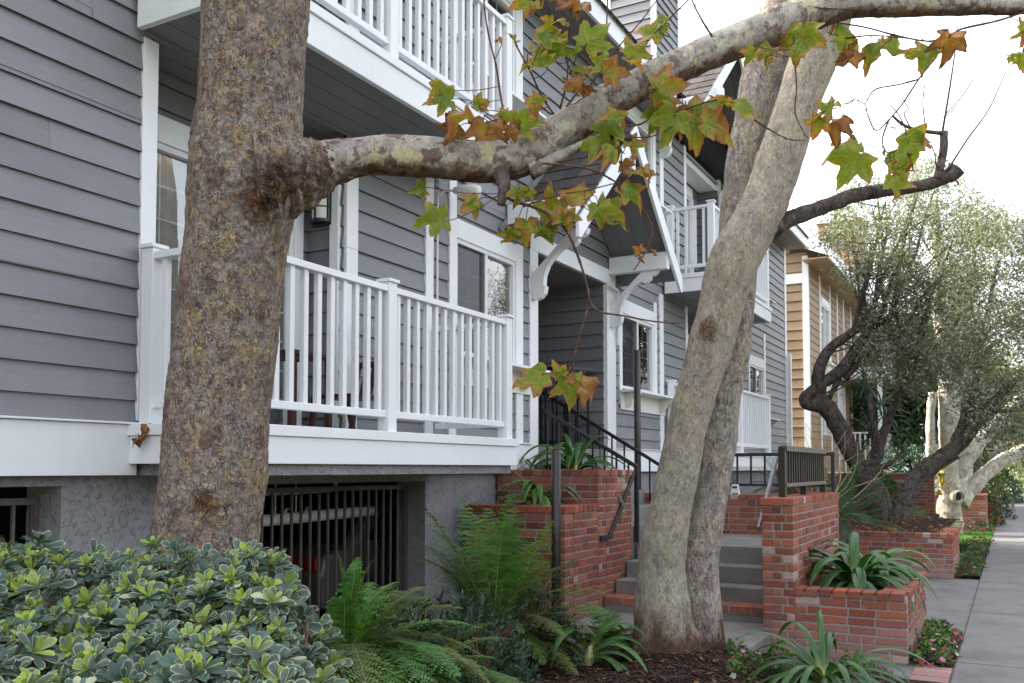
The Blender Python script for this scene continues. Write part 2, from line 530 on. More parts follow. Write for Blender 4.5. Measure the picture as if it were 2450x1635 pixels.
# end wall and dark backing
e = MB()
siding(e, (0, 22.75, 0), (1, 0, 0), (0, 1, 0), -10, BX, 1.5, 7.1)
siding(e, (0, -.5, 0), (1, 0, 0), (0, -1, 0), -10, BX, 1.5, 7.1)
link('side_wall', e, M['siding_x'], bld)
core = MB()
core.box(-9.9, -7.3, -.4, 22.6, 0, 7.4)
for a, b in ((-.4, 3.9), (5.94, 9.3), (11.6, 14.9), (17.0, 22.65)): core.box(-7.3, -5.42, a, b, 1.87, 7.05)
core.box(-7.3, -5.42, 3.9, 5.94, 4.72, 7.05); core.box(-7.3, -5.42, 3.9, 5.94, 1.87, 4.34)
core.box(-7.3, -5.42, 14.9, 17, 1.87, 4.34); core.box(-7.3, -5.42, 14.9, 17, 4.72, 7.05)
link('interior', core, M['room'], bld)

# recesses
def recess(y0, y1, z0, z1, depth=.4, holes=(), name='recess_wall'):
    m = MB(); xb = BX - depth
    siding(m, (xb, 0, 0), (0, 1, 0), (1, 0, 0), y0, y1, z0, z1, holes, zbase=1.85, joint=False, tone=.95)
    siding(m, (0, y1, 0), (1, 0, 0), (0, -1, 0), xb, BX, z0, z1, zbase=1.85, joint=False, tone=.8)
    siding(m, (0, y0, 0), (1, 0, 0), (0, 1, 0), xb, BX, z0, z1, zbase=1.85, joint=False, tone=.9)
    link(name, m, M['siding_x'], bld)


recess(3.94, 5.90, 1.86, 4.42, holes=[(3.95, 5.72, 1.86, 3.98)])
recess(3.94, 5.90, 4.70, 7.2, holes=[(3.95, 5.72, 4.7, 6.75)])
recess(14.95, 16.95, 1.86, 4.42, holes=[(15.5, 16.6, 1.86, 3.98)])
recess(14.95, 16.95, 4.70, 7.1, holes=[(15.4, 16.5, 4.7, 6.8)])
s = MB()
s.box(BX - .4, BX, 3.94, 5.90, 6.98, 7.02)
link('recess_ceiling', s, M['soffit'], bld)
s = MB(); s.box(BX - .4, BX, 14.95, 16.95, 6.98, 7.02)
link('recess_ceiling', s, M['soffit'], bld)

# white trim on the wall
ftrim(3.875, 3.99, 1.9, 4.34, name='corner_board')
ftrim(5.90, 6.05, 1.9, 4.34, name='corner_board')
trim(BX - .12, BX - .03, 5.855, 5.90, 1.9, 4.34, name='corner_board')
ftrim(3.875, 3.99, 4.74, 7.0, name='corner_board')
ftrim(5.90, 6.05, 4.74, 7.0, name='corner_board')
for y0, y1, z1 in ((7.06, 7.19, 4.5), (7.47, 7.60, 4.62), (8.84, 9.0, 4.1), (9.17, 9.37, 4.2), (13.55, 13.72, 4.34), (14.86, 14.95, 4.34), (16.95, 17.08, 4.34)):
    ftrim(y0, y1, 1.56 if y0 != 9.17 else 1.3, z1, t=.03)
ftrim(7.47, 7.60, 4.9, 7.0); ftrim(8.84, 9.0, 4.9, 7.0); ftrim(13.62, 13.78, 4.74, 7.2); ftrim(14.84, 14.95, 4.74, 7.3); ftrim(16.95, 17.08, 4.74, 7.1)
ftrim(11.88, 11.98, 2.5, 4.0); ftrim(13.30, 13.42, 2.5, 4.16); ftrim(11.88, 11.98, 4.9, 7.0); ftrim(13.30, 13.42, 4.9, 7.0)
ftrim(19.05, 19.15, 2.6, 4.6); ftrim(20.40, 20.55, 2.6, 4.6); ftrim(22.60, 22.78, 1.3, 7.0, name='corner_board')
ftrim(7.60, 8.84, 3.89, 4.08, name='header_board'); ftrim(11.98, 13.30, 3.80, 4.0, name='header_board'); ftrim(19.15, 20.4, 3.80, 4.0, name='header_board')
ftrim(7.60, 8.84, 6.76, 6.95, name='header_board'); ftrim(11.98, 13.30, 6.76, 6.95, name='header_board')
ftrim(14.95, 16.95, 6.88, 7.08, t=-.36, name='header_board')
trim(BX - .36, BX, 16.92, 16.95, 6.88, 7.08, name='header_board')
# skirt board
for y0, y1 in ((-.5, 3.86), (7.26, 9.17), (11.72, 22.78)):
    trim(BX - .03, BX + .05, y0, y1, 1.56, 1.87, name='skirt_board')
    trim(BX - .03, BX + .075, y0, y1, 1.872, 1.885, name='drip_edge')

# ---- foundation stucco, garage opening
st = MB()
FX = -4.85
for y0, y1, z0, z1 in ((-.5, 2.2, 0, 1.56), (2.2, 3.42, 0, .35), (2.2, 3.42, 1.5, 1.56), (3.42, 5.0, 0, 1.56), (5.0, 7.18, 0, .3), (5.0, 7.18, 1.485, 1.56), (7.18, 9.3, 0, 1.56), (11.5, 22.75, 0, 1.56)):
    st.quad((FX, y0, z0), (FX, y1, z0), (FX, y1, z1), (FX, y0, z1))
for y0, y1, z0, z1 in ((2.2, 3.42, .35, 1.5), (5.0, 7.18, .3, 1.485)):
    x1 = FX - .32
    st.quad((FX, y1, z0), (x1, y1, z0), (x1, y1, z1), (FX, y1, z1))
    st.quad((x1, y0, z0), (FX, y0, z0), (FX, y0, z1), (x1, y0, z1))
    st.quad((FX, y0, z1), (FX, y1, z1), (x1, y1, z1), (x1, y0, z1))
    st.quad((FX, y0, z0), (x1, y0, z0), (x1, y1, z0), (FX, y1, z0))
st.box(-4.85, -4.0, 3.9, 7.3, 1.56, 1.63)
link('foundation', st, M['stucco'], bld)
gr = MB()
gr.quad((-7.25, -.4, .02), (-7.25, 9.2, .02), (-7.25, 9.2, 1.86), (-7.25, -.4, 1.86))
gr.quad((-7.2, 9.2, .0), (-5.17, 9.2, 0), (-5.17, 9.2, 1.86), (-7.2, 9.2, 1.86))
gr.quad((-7.2, -.4, 1.85), (-7.2, 9.2, 1.85), (-5.17, 9.2, 1.85), (-5.17, -.4, 1.85))
gr.quad((-7.25, -.4, .02), (-5.17, -.4, .02), (-5.17, 9.2, .02), (-7.25, 9.2, .02))
link('garage_lining', gr, M['dark'], bld)


def grille(y0, y1, z0, z1, x, par):
    fr = MB(); fr.bar((x, y0, z1), (x, y1, z1), .035, .04); fr.bar((x, y0, z0), (x, y1, z0), .03, .03); fr.bar((x, y0, z0 - .01), (x, y0, z1 + .01), .03, .03); fr.bar((x, y1, z0 - .01), (x, y1, z1 + .01), .03, .03)
    f = link('garage_grille', fr, M['gbar'], par)
    n = int((y1 - y0) / .11)
    for i in range(n + 1):
        b = MB(); y = y0 + .02 + (y1 - y0 - .04) * i / n
        b.box(x - .009, x + .009, y - .009, y + .009, z0 + .015, z1 - .02)
        link('bar', b, M['gbar'], f)


grille(5.02, 7.16, .34, 1.43, -5.06, bld)
grille(2.22, 3.4, .38, 1.41, -5.06, bld)

# ---- balconies
def balcony(y0, y1, xf, zdeck, mid, name, ends=(True, True), each=True, soffit=True, sag=0, back=3.86, yb=None, zf=.24):
    xw = BX + .02
    d = MB()
    d.box(xf, xf - .045, y0, y1, zdeck - zf, zdeck - .07)                       # front fascia
    d.box(xw + .03, xf - .0452, y0, y0 + .045, zdeck - zf, zdeck - .07); d.box(xw + .03, xf - .0452, y1 - .045, y1, zdeck - zf, zdeck - .07)
    bal = link('balcony', d, W, bld, bevel=.004)
    c = MB(); c.box(xw, xf + .018, y0 - .018, y1 + .018, zdeck - .068, zdeck)
    link('deck_edge', c, W, bal, bevel=.004)
    if soffit:
        sm = MB(); n = 6; w = (xf - .05 - (BX - .38)) / n
        for i in range(n):
            a = BX - .38 + i * w
            sm.box(a + .004, a + w - .004, y0 + .05, y1 - .05, zdeck - zf + .03, zdeck - zf + .05)
        sm.box(BX - .38, xf - .05, y0 + .05, y1 - .05, zdeck - zf + .042, zdeck - .08)
        link('soffit', sm, M['soffit'], bal)
    zt = zdeck + 1.07
    px = xf - .07
    posts = [(px, y0 + .1), (px, mid), (px, y1 - .1)]
    if ends[0]: posts.append((xw + .10, y0 + .1))
    for X, Y in posts:
        p = MB(); p.box(X - .05, X + .05, Y - .05, Y + .05, zdeck, zt + .03); p.box(X - .065, X + .065, Y - .065, Y + .065, zt + .03, zt + .055)
        link('post', p, W, bal, bevel=.004)
    runs = [((px, y0 + .15), (px, mid - .05)), ((px, mid + .05), (px, y1 - .15))]
    if ends[0]: runs.append(((xw + .15, y0 + .1), (px - .05, y0 + .1)))
    if ends[1]: runs.append(((xw + .02, y1 - .1), (px - .05, y1 - .1)))
    bulk = MB()
    for (ax, ay), (bx, by) in runs:
        t = MB(); t.bar((ax, ay, zt - .02), (bx, by, zt - .02), .085, .045); link('top_rail', t, W, bal, bevel=.004)
        t = MB(); t.bar((ax, ay, zdeck + .13), (bx, by, zdeck + .13), .055, .05); link('bottom_rail', t, W, bal, bevel=.004)
        L = math.hypot(bx - ax, by - ay); n = max(2, round(L / .128))
        for i in range(n):
            f = (i + .5) / n; x = ax + (bx - ax) * f; y = ay + (by - ay) * f
            b = bulk if not each else MB()
            b.box(x - .02, x + .02, y - .02, y + .02, zdeck + .15, zt - .035)
            if each: link('baluster', b, W, bal, bevel=.003)
    if not each:
        o = link('baluster', bulk, W, bal); o['kind'] = 'stuff'
    return bal


balcony(3.80, 7.33, -3.95, 1.87, 5.45, 'lower')
balcony(3.80, 7.33, -3.95, 4.64, 5.45, 'upper', zf=.28)
balcony(13.72, 17.5, -3.95, 4.64, 15.4, 'far upper', zf=.28)
balcony(13.72, 17.5, -3.95, 1.87, 15.38, 'far lower', each=False)

# ---- windows
def window(y0, y1, z0, z1, x, split=True, screen=True, rows=4, name='window', blind=False, cols=2, arch=False):
    f = MB(); fw = .045; xf = x + .012
    f.box(x - .06, xf, y0, y0 + fw, z0, z1); f.box(x - .06, xf, y1 - fw, y1, z0, z1)
    f.box(x - .06, xf, y0 + fw, y1 - fw, z1 - fw, z1); f.box(x - .06, xf, y0 + fw, y1 - fw, z0, z0 + fw)
    ym = (y0 + y1) / 2
    f.box(x - .05, xf - .004, ym - .025, ym + .025, z0 + fw, z1 - fw)
    w = link(name, f, M['vinyl'], bld, bevel=.003)
    halves = ((y0 + fw, ym - .025), (ym + .025, y1 - fw))
    for k, (a, b) in enumerate(halves):
        p = MB(); xx = x - .03 - .006 * k
        p.quad((xx, a, z0 + fw), (xx, b, z0 + fw), (xx, b, z1 - fw), (xx, a, z1 - fw))
        link('pane', p, M['glass'], w)
        mu = MB()
        for r in range(1, rows):
            z = z0 + fw + (z1 - z0 - 2 * fw) * r / rows
            mu.box(xx - .012, xx - .002, a, b, z - .007, z + .007)
        for c in range(1, cols):
            y = a + (b - a) * c / cols
            mu.box(xx - .0135, xx - .0035, y - .007, y + .007, z0 + fw, z1 - fw)
        link('muntin', mu, M['vinyl'], w)
    if screen:
        a, b = halves[0]; n = MB()
        n.quad((x - .004, a, z0 + fw), (x - .004, b, z0 + fw), (x - .004, b, z1 - fw), (x - .004, a, z1 - fw))
        link('insect_screen', n, M['scr'], w)
    bl = MB(); y = y0 + .05
    if blind:
        while y < y1 - .07:
            bl.quad((x - .12, y, z0), (x - .09, y + .075, z0), (x - .09, y + .075, z1), (x - .12, y, z1), col=(random.uniform(.8, 1.05),) * 3); y += .085
        link('blind', bl, M['blind'], w)
    elif arch:
        n = 14; pts = []
        yc = y1 - .05; r = .42
        bl.prism([(x - .09, ym + .03, z1), (x - .09, yc, z1), (x - .09, yc, z0 + .35)] + [(x - .09, ym + .03 + (yc - ym - .03) * math.sin(math.pi / 2 * (1 - i / n)), z0 + .45 + (z1 - .1 - z0 - .45) * (1 - (1 - i / n) ** 2 * .9)) for i in range(n + 1)], (-.02, 0, 0))
        link('curtain', bl, M['blind'], w)
    bk = MB(); bk.quad((x - .3, y0 - .1, z0 - .1), (x - .3, y1 + .1, z0 - .1), (x - .3, y1 + .1, z1 + .1), (x - .3, y0 - .1, z1 + .1))
    link('backing', bk, M['room'], w)
    return w


n = NT('insect_mesh')
tr = n.n('BsdfTransparent'); df = n.n('BsdfDiffuse', Color=(.06, .06, .065)); mx = n.n('MixShader', i0=.55)
n.t.links.new(tr.outputs[0], mx.inputs[1]); n.t.links.new(df.outputs[0], mx.inputs[2]); M['scr'] = n.finish(mx.outputs[0])

window(7.60, 8.84, 2.73, 3.89, BX, arch=True)
window(7.60, 8.84, 5.60, 6.76, BX)
window(11.98, 13.30, 2.73, 3.80, BX)
window(11.98, 13.30, 5.60, 6.76, BX)
window(19.15, 20.40, 2.73, 3.80, BX)
window(3.95, 5.72, 1.88, 3.88, BX - .4, rows=8, name='sliding_door', blind=True, screen=False, cols=2)
window(3.95, 5.72, 4.66, 6.70, BX - .4, rows=8, name='sliding_door', blind=True, screen=False, cols=2)
window(15.5, 16.6, 1.88, 3.88, BX - .4, rows=1, name='sliding_door', blind=False, screen=True, cols=1)
window(15.4, 16.5, 4.66, 6.66, BX - .4, rows=1, name='sliding_door', blind=False, screen=False, cols=1)
for y0, y1, z0 in ((3.945, 5.72, 3.88), (15.45, 16.65, 3.88), (3.945, 5.72, 6.70), (15.35, 16.55, 6.66)):
    trim(BX - .41, BX - .365, y0, y1, z0, z0 + .19, name='header_board')
for y0, z0, z1 in ((5.72, 1.88, 3.98), (5.72, 4.66, 6.75), (16.6, 1.88, 3.98), (16.5, 4.66, 6.66), (15.32, 4.66, 6.66)):
    trim(BX - .41, BX - .365, y0, y0 + .1, z0, z1, name='door_jamb')


def shelf(y0, y1, z):
    b = MB(); b.box(BX + .03, BX + .27, y0, y1, z - .03, z)
    o = link('window_shelf', b, W, bld, bevel=.004)
    b = MB(); b.box(BX + .03, BX + .045, y0 + .02, y1 - .02, z - .27, z - .031); link('apron', b, M['cream'], o)
    for y in (y0 + .18, y1 - .3):
        b = MB()
        pr = [(0, -.031), (.22, -.031), (.22, -.06), (.19, -.075), (.15, -.1), (.11, -.12), (.1, -.17), (.07, -.21), (.03, -.24), (0, -.24)]
        b.prism([(BX + .046 + px, y, z + pz) for px, pz in pr], (0, .05, 0)); link('bracket', b, M['cream'], o)


shelf(7.5, 9.2, 2.70); shelf(11.86, 13.75, 2.70); shelf(7.5, 9.15, 5.57); shelf(11.86, 13.5, 5.57)
shelf(18.95, 20.9, 2.70); shelf(18.2, 20.6, 5.3)

# ---- entry porch gable
RX = -3.94; RY = 10.3; RZ = 5.78; SL = .915
def roofz(y): return RZ - abs(y - RY) * SL
ent = MB()
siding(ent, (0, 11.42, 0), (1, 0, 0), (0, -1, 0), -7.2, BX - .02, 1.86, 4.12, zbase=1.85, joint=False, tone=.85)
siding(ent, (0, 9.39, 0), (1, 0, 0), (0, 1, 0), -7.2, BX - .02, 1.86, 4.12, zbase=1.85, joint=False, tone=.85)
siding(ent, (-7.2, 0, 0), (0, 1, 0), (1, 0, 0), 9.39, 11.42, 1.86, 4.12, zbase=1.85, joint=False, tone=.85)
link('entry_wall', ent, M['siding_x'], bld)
ec = MB()
for i in range(8): ec.box(-7.2 + i * .3 + .004, -6.9 + i * .3 - .004, 9.39, 11.42, 4.10, 4.12)
ec.box(-7.2, -4.83, 9.39, 11.42, 4.114, 4.2)
link('entry_ceiling', ec, M['soffit'], bld)
ef = MB(); ef.box(-7.2, -4.82, 9.3, 11.5, 1.2, 1.86); link('entry_floor', ef, M['stepconc'], bld)
gw = MB()
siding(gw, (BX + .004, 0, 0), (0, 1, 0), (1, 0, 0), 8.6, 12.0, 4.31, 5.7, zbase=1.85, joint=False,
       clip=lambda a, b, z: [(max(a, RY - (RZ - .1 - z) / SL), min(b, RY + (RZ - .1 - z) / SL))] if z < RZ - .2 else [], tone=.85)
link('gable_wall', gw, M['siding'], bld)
trim(BX - .03, BX + .034, 9.17, 11.72, 4.11, 4.31, name='lintel')
trim(BX - .12, BX + .034, 11.42, 11.72, 1.3, 4.11, name='porch_post')
trim(BX - .12, BX - .031, 9.34, 9.372, 1.3, 4.11, name='porch_post')
rf = MB()
def slope(y0, y1, x0, x1, zf_, t=.05, rows=9, col=(.105, .095, .092), dst=None):
    """shingled slope: rows of tabs climbing from eave y0 to ridge y1"""
    dst = dst or rf
    n = rows
    for i in range(n):
        a = y0 + (y1 - y0) * i / n; b = y0 + (y1 - y0) * (i + 1) / n
        za, zb = zf_(a), zf_(b); x = x0 - random.uniform(0, .2)
        while x < x1:
            w = random.uniform(.15, .28); xa = max(x, x0); xb = min(x + w, x1)
            if xb > xa + .01:
                k = random.uniform(.7, 1.25); c = tuple(q * k for q in col); tt = random.uniform(.012, .022)
                lo = [(xa, a, za + tt), (xb - .004, a, za + tt), (xb - .004, b, zb + .002), (xa, b, zb + .002)]
                if y0 > y1: lo = [lo[1], lo[0], lo[3], lo[2]]
                dst.quad(*lo, col=c)
                q = [(xa, a, za - .012), (xb - .004, a, za - .012), (xb - .004, a, za + tt), (xa, a, za + tt)]
                if y0 > y1: q = q[::-1]
                dst.quad(*q, col=tuple(v * .5 for v in c))  # tab butts coloured darker to draw the shadow line below each row
            x += w


slope(8.55, RY, BX + .02, RX + .03, roofz); slope(12.02, RY, BX + .02, RX + .03, roofz)
pr = link('porch_roof', rf, M['shingle'], bld)
sf = MB()
for s_ in (-1, 1):
    n = 4
    for i in range(n):
        xa = BX + .03 + (RX - .04 - BX) * i / n; xb = BX + .03 + (RX - .04 - BX) * (i + 1) / n
        ye = RY + (1.66 if s_ > 0 else -1.65)
        q = [(xa + .003, ye, roofz(ye) - .1), (xb - .003, ye, roofz(ye) - .1), (xb - .003, RY, RZ - .1), (xa + .003, RY, RZ - .1)]
        sf.prism([V(p) for p in q], (0, 0, .02))
    sf.prism([(BX + .03, ye, roofz(ye) - .078), (RX - .01, ye, roofz(ye) - .078), (RX - .01, RY, RZ - .078), (BX + .03, RY, RZ - .078)], (0, 0, .06))
link('soffit', sf, M['soffit'], pr)
for s_ in (-1, 1):
    b = MB(); ye = RY + (1.71 if s_ > 0 else -1.70); ze = roofz(ye)
    b.prism([(RX, RY, RZ - .02), (RX, ye, ze - .02), (RX, ye, ze - .21), (RX, ye - s_ * .06, ze - .21), (RX, RY, RZ - .27)], (.04, 0, 0))
    link('rake_board', b, W, pr, bevel=.003)
fl = MB(); fl.prism([(BX + .03, 8.5, roofz(8.5) - .02), (BX + .03, RY, RZ - .02), (BX + .03, RY, RZ + .1), (BX + .03, 8.44, roofz(8.44) + .1)], (.012, 0, 0))
link('roof_flashing', fl, M['railgrey'], pr)
for y in (8.62, 11.48):
    b = MB(); b.box(BX + .035, RX - .002, y, y + .11, 4.245, 4.47); link('beam', b, W, pr, bevel=.004)
b = MB(); b.box(BX + .035, RX - .002, RY - .06, RY + .06, 5.22, 5.42); link('ridge_beam', b, W, pr, bevel=.004)
def bracket(y, zt, x0, sc_=1.0, par=None):
    prf = [(0, .0), (0, -.66), (.05, -.69), (.11, -.68), (.155, -.63), (.17, -.555), (.145, -.53), (.155, -.43), (.2, -.32), (.28, -.22), (.38, -.145), (.47, -.105),
           (.475, -.135), (.53, -.13), (.575, -.095), (.585, -.055), (.635, -.05), (.675, -.02), (.69, .0), (.72, .005), (.76, .05), (.775, .10), (.48, .10), (.05, -.34), (.045, .0)]
    prf = [(0, -.42), (0, -.70), (.05, -.72), (.11, -.70), (.155, -.65), (.17, -.575), (.145, -.55), (.155, -.45), (.2, -.34), (.28, -.24), (.38, -.165), (.465, -.125),
           (.475, -.155), (.53, -.15), (.575, -.11), (.585, -.065), (.635, -.06), (.675, -.03), (.695, .03), (.5, .03), (.45, -.0)]
    b = MB(); b.prism([(x0 + px * sc_, y, zt + pz * sc_) for px, pz in prf], (0, .09, 0))
    return link('bracket', b, W, par or pr, bevel=.004)
bracket(9.2, 4.24, BX + .035); bracket(11.52, 4.24, BX + .035)

# ---- main roof, second gable, chimney
mr = MB()
def eavez(x): return 7.26 + (-4.3 - x) * .45
def xslope(x0, x1, y0, y1, rows, dst):
    for i in range(rows):
        a = x0 + (x1 - x0) * i / rows; b = x0 + (x1 - x0) * (i + 1) / rows; y = y0
        while y < y1:
            w = random.uniform(.2, .4); k = random.uniform(.7, 1.3); c = (.062 * k, .052 * k, .05 * k); tt = random.uniform(.008, .016)
            ye = min(y + w - .005, y1)
            dst.quad((a, y, eavez(a) + tt), (a, ye, eavez(a) + tt), (b, ye, eavez(b)), (b, y, eavez(b)), col=c)
            dst.quad((a, y, eavez(a) - .02), (a, ye, eavez(a) - .02), (a, ye, eavez(a) + tt), (a, y, eavez(a) + tt), col=tuple(q * .5 for q in c))  # butt edges darkened as well, row shadow put into the colour
            y += w
xslope(-4.22, -8.2, -.9, 22.95, 22, mr)
mr.quad((-8.2, -.9, eavez(-8.2)), (-8.2, 22.95, eavez(-8.2)), (-12, 22.95, 7.3), (-12, -.9, 7.3), col=(.07, .058, .055))
mr.prism([(-4.3, -.9, 7.23), (-8.2, -.9, eavez(-8.2) - .04), (-12, -.9, 7.27), (-12, -.9, 7.1), (-4.6, -.9, 7.1)], (0, 23.8, 0), col=(.05, .05, .05))
roof = link('roof', mr, M['shingle'], bld)
for y0, y1 in ((-.9, 12.9), (17.75, 22.95)):
    b = MB(); b.box(-4.30, -4.26, y0, y1, 6.98, 7.25); link('fascia', b, W, roof, bevel=.003)
    b = MB()
    for i in range(2): b.box(-4.82 + i * .26 + .003, -4.56 + i * .26 - .003, y0, y1, 7.0, 7.02)
    b.box(-4.83, -4.301, y0, y1, 7.012, 7.08)
    link('soffit', b, M['soffit'], roof)
b = MB(); b.prism([(-4.30, 22.95, 6.98), (-4.26, 22.95, 6.98), (-4.26, 22.95, 7.25), (-8.2, 22.95, 9.0), (-8.2, 22.95, 8.78)], (0, .04, 0)); link('rake_board', b, W, roof)
G2 = (15.3, 8.93, .86)
def g2z(y): return G2[1] - abs(y - G2[0]) * G2[2]
gm = MB()
slope(13.0, G2[0], -8.2, -3.92, g2z, rows=11, dst=gm, col=(.06, .052, .05)); slope(17.6, G2[0], -8.2, -3.92, g2z, rows=11, dst=gm)
g2 = link('gable_roof', gm, M['shingle'], bld)
sf = MB()
for s_ in (-1, 1):
    ye = G2[0] + s_ * 2.2
    for i in range(4):
        xa = -4.85 + .9 * i / 4; xb = xa + .225
        sf.prism([(xa + .003, ye, g2z(ye) - .1), (xb - .003, ye, g2z(ye) - .1), (xb - .003, G2[0], G2[1] - .1), (xa + .003, G2[0], G2[1] - .1)], (0, 0, .02))
    sf.prism([(-4.85, ye, g2z(ye) - .078), (-3.96, ye, g2z(ye) - .078), (-3.96, G2[0], G2[1] - .078), (-4.85, G2[0], G2[1] - .078)], (0, 0, .06))
link('soffit', sf, M['soffit'], g2)
for s_ in (-1, 1):
    b = MB(); ye = G2[0] + s_ * 2.32; ze = g2z(ye)
    b.prism([(-3.96, G2[0], G2[1] - .02), (-3.96, ye, ze - .02), (-3.96, ye, ze - .2), (-3.96, ye - s_ * .08, ze - .2), (-3.96, G2[0], G2[1] - .27)], (.04, 0, 0))
    link('rake_board', b, W, g2, bevel=.003)
    b = MB(); y = G2[0] + s_ * 1.5; b.box(BX + .03, -3.80, y - .07, y + .07, g2z(y) - .34, g2z(y) - .13); link('beam', b, W, g2, bevel=.02)
b = MB(); b.box(-4.5, -3.965, 12.95, 13.35, 6.92, 7.1); link('eave_return', b, W, g2, bevel=.004)
bracket(13.65, 7.2, BX + .032, .95, g2); bracket(16.9, 7.2, BX + .032, .95, g2)
ch = MB()
siding(ch, (0, 16.0, 0), (1, 0, 0), (0, -1, 0), -6.6, -5.7, 7.6, 11.6, joint=False); siding(ch, (-5.7, 0, 0), (0, 1, 0), (1, 0, 0), 16.0, 17.35, 7.6, 11.6, joint=False)
ch.box(-6.58, -5.72, 16.02, 17.33, 7.6, 11.6)
cho = link('chimney', ch, M['siding_x'], bld)
for x, y in ((-5.70, 16.0), (-6.6, 16.0), (-5.70, 17.35)):
    b = MB(); b.box(x - .06, x + .025, y - .025, y + .06, 7.6, 11.6); link('corner_board', b, W, cho)
b = MB(); b.box(-6.7, -5.6, 15.9, 17.45, 11.6, 11.75); link('cap', b, W, cho)

# ---- wall lamp, flood lamp, downspout
lp = thing('wall_lamp', 'black framed wall lantern with cream glass on the balcony side wall', 'lamp', (-5.02, 5.88, 3.7))
LC = (-5.0, 5.86)
def halfc(b, r, z0, z1, n=14):
    b.prism([(LC[0] + r * math.cos(math.pi + math.pi * k / n), LC[1] + r * math.sin(math.pi + math.pi * k / n), z0) for k in range(n + 1)], (0, 0, z1 - z0))
b = MB(); b.box(-5.1, -4.9, 5.845, 5.878, 3.62, 4.16); halfc(b, .098, 3.64, 3.665); halfc(b, .098, 4.12, 4.15)
for z in (3.76, 4.02): halfc(b, .094, z, z + .01)
for k in (.12, .5, .88):
    x = LC[0] + .093 * math.cos(math.pi + math.pi * k); y = LC[1] + .093 * math.sin(math.pi + math.pi * k); b.box(x - .006, x + .006, y - .006, y + .006, 3.665, 4.12)
link('lamp_frame', b, M['black'], lp)
b = MB(); halfc(b, .086, 3.666, 4.119, 20); link('lamp_glass', b, M['cream'], lp)
fl = thing('flood_lamp', 'white floodlight hooked out on a thin conduit from the wall trim', 'lamp', (-4.77, 7.22, 3.3))
b = MB(); pts = [(-4.755, 7.23, 2.4), (-4.755, 7.23, 4.1), (-4.74, 7.235, 4.2), (-4.69, 7.26, 4.25), (-4.62, 7.33, 4.26)]
b.tube(spline([(p, .011) for p in pts], 5)[0], .011, 8); link('conduit', b, M['vinyl'], fl, smooth=True)
b = MB(); b.tube([(-4.63, 7.32, 4.26), (-4.60, 7.36, 4.262), (-4.57, 7.4, 4.262), (-4.53, 7.44, 4.265), (-4.50, 7.475, 4.27), (-4.465, 7.52, 4.272)], [.03, .045, .065, .07, .072, .06], 16); link('lamp_head', b, M['vinyl'], fl, smooth=True)
b = MB(); b.bar((-4.72, 11.69, 3.3), (-4.72, 11.69, 4.05), .03, .03); b.bar((-4.72, 11.69, 4.05), (-4.72, 11.40, 4.07), .04, .03); 
single('conduit_pipe', b, M['vinyl'], 'thin white conduit stub on the right porch post', 'pipe', (-4.72, 11.6, 3.3))
ds = MB(); ds.box(BX + .05, BX + .13, 22.68, 22.80, .2, 4.4); link('downspout', ds, W, bld, bevel=.006)
# garage ducts, car, lamp
b = MB(); b.tube([(-5.38, 4.2, 1.15), (-5.38, 7.05, 1.2)], .05, 14); single('duct_pipe', b, M['pipe'], 'large cream pipe crossing the garage behind the wide grille', 'pipe', (-5.38, 5.6, 1.2), smooth=True)
b = MB(); b.tube([(-5.38, 0.5, 1.15), (-5.38, 3.4, 1.15)], .05, 14); single('duct_pipe', b, M['pipe'], 'cream pipe behind the small left garage grille', 'pipe', (-5.38, 2.5, 1.2), smooth=True)
b = MB(); b.tube([(-5.6, 4.5, 1.37), (-5.6, 6.7, 1.40), (-5.6, 6.78, 1.42), (-5.6, 6.8, 1.5), (-5.6, 6.8, 1.84)], .022, 10); single('drain_pipe', b, M['pipe'], 'thin drain pipe elbowing up under the garage ceiling', 'pipe', (-5.6, 6, 1.4), smooth=True)
for y in (5.75, 6.0):
    b = MB(); b.tube([(-5.38, y, 1.2), (-5.38, y, 1.84)], .006, 6); b.bar((-5.33, y - .05, 1.14), (-5.32, y + .08, 1.27), .03, .006)
    single('pipe_hanger', b, M['pipe'], 'pale hanger strap over the cream pipe, %s of the pair' % ('left' if y < 5.9 else 'right'), 'hanger', (-5.38, y, 1.3), 'pipe hangers in the garage')
al = thing('alarm_lamp', 'small orange and white lamp at the garage grille corner', 'lamp', (-5.5, 5.42, 1.3))
n_ = NT('orange_plastic'); n_.bsdf((.5, .07, .02), .4); M['orange'] = n_.m
b = MB(); b.tube([(-5.5, 5.42, 1.28), (-5.5, 5.49, 1.285)], .05, 12); link('lamp_base', b, M['orange'], al, smooth=True)
b = MB(); b.tube([(-5.5, 5.495, 1.285), (-5.5, 5.53, 1.287), (-5.5, 5.55, 1.288)], [.045, .045, .025], 12); link('lamp_lens', b, M['pipe'], al, smooth=True)
car = thing('parked_car', 'silver car with a red tail lamp parked in the dark garage', 'car', (-6.4, 7.6, .05))
n_ = NT('car_silver'); n_.bsdf((.13, .12, .11), .3, Metallic=.3); M['carp'] = n_.m
n_ = NT('tail_red'); n_.bsdf((.22, .008, .01), .2); M['tail'] = n_.m
n_ = NT('car_glass'); n_.bsdf((.01, .01, .012), .08); M['carg'] = n_.m
def carprof(x, w):
    return [(x, 6.55, .30), (x, 6.52, .62), (x, 6.58, .80), (x, 6.95, .86), (x, 7.25, 1.18), (x, 7.7, 1.27), (x, 8.6, 1.2), (x, 9.1, .9), (x, 9.15, .3)]
b = MB(); b.prism(carprof(-7.05, 0), (1.5, 0, 0)); link('body', b, M['carp'], car, bevel=.05)
b = MB(); b.prism([(-6.95, 6.94, .875), (-6.95, 7.235, 1.17), (-6.95, 7.3, 1.17), (-6.95, 7.0, .875)], (1.3, 0, 0)); link('rear_window', b, M['carg'], car)
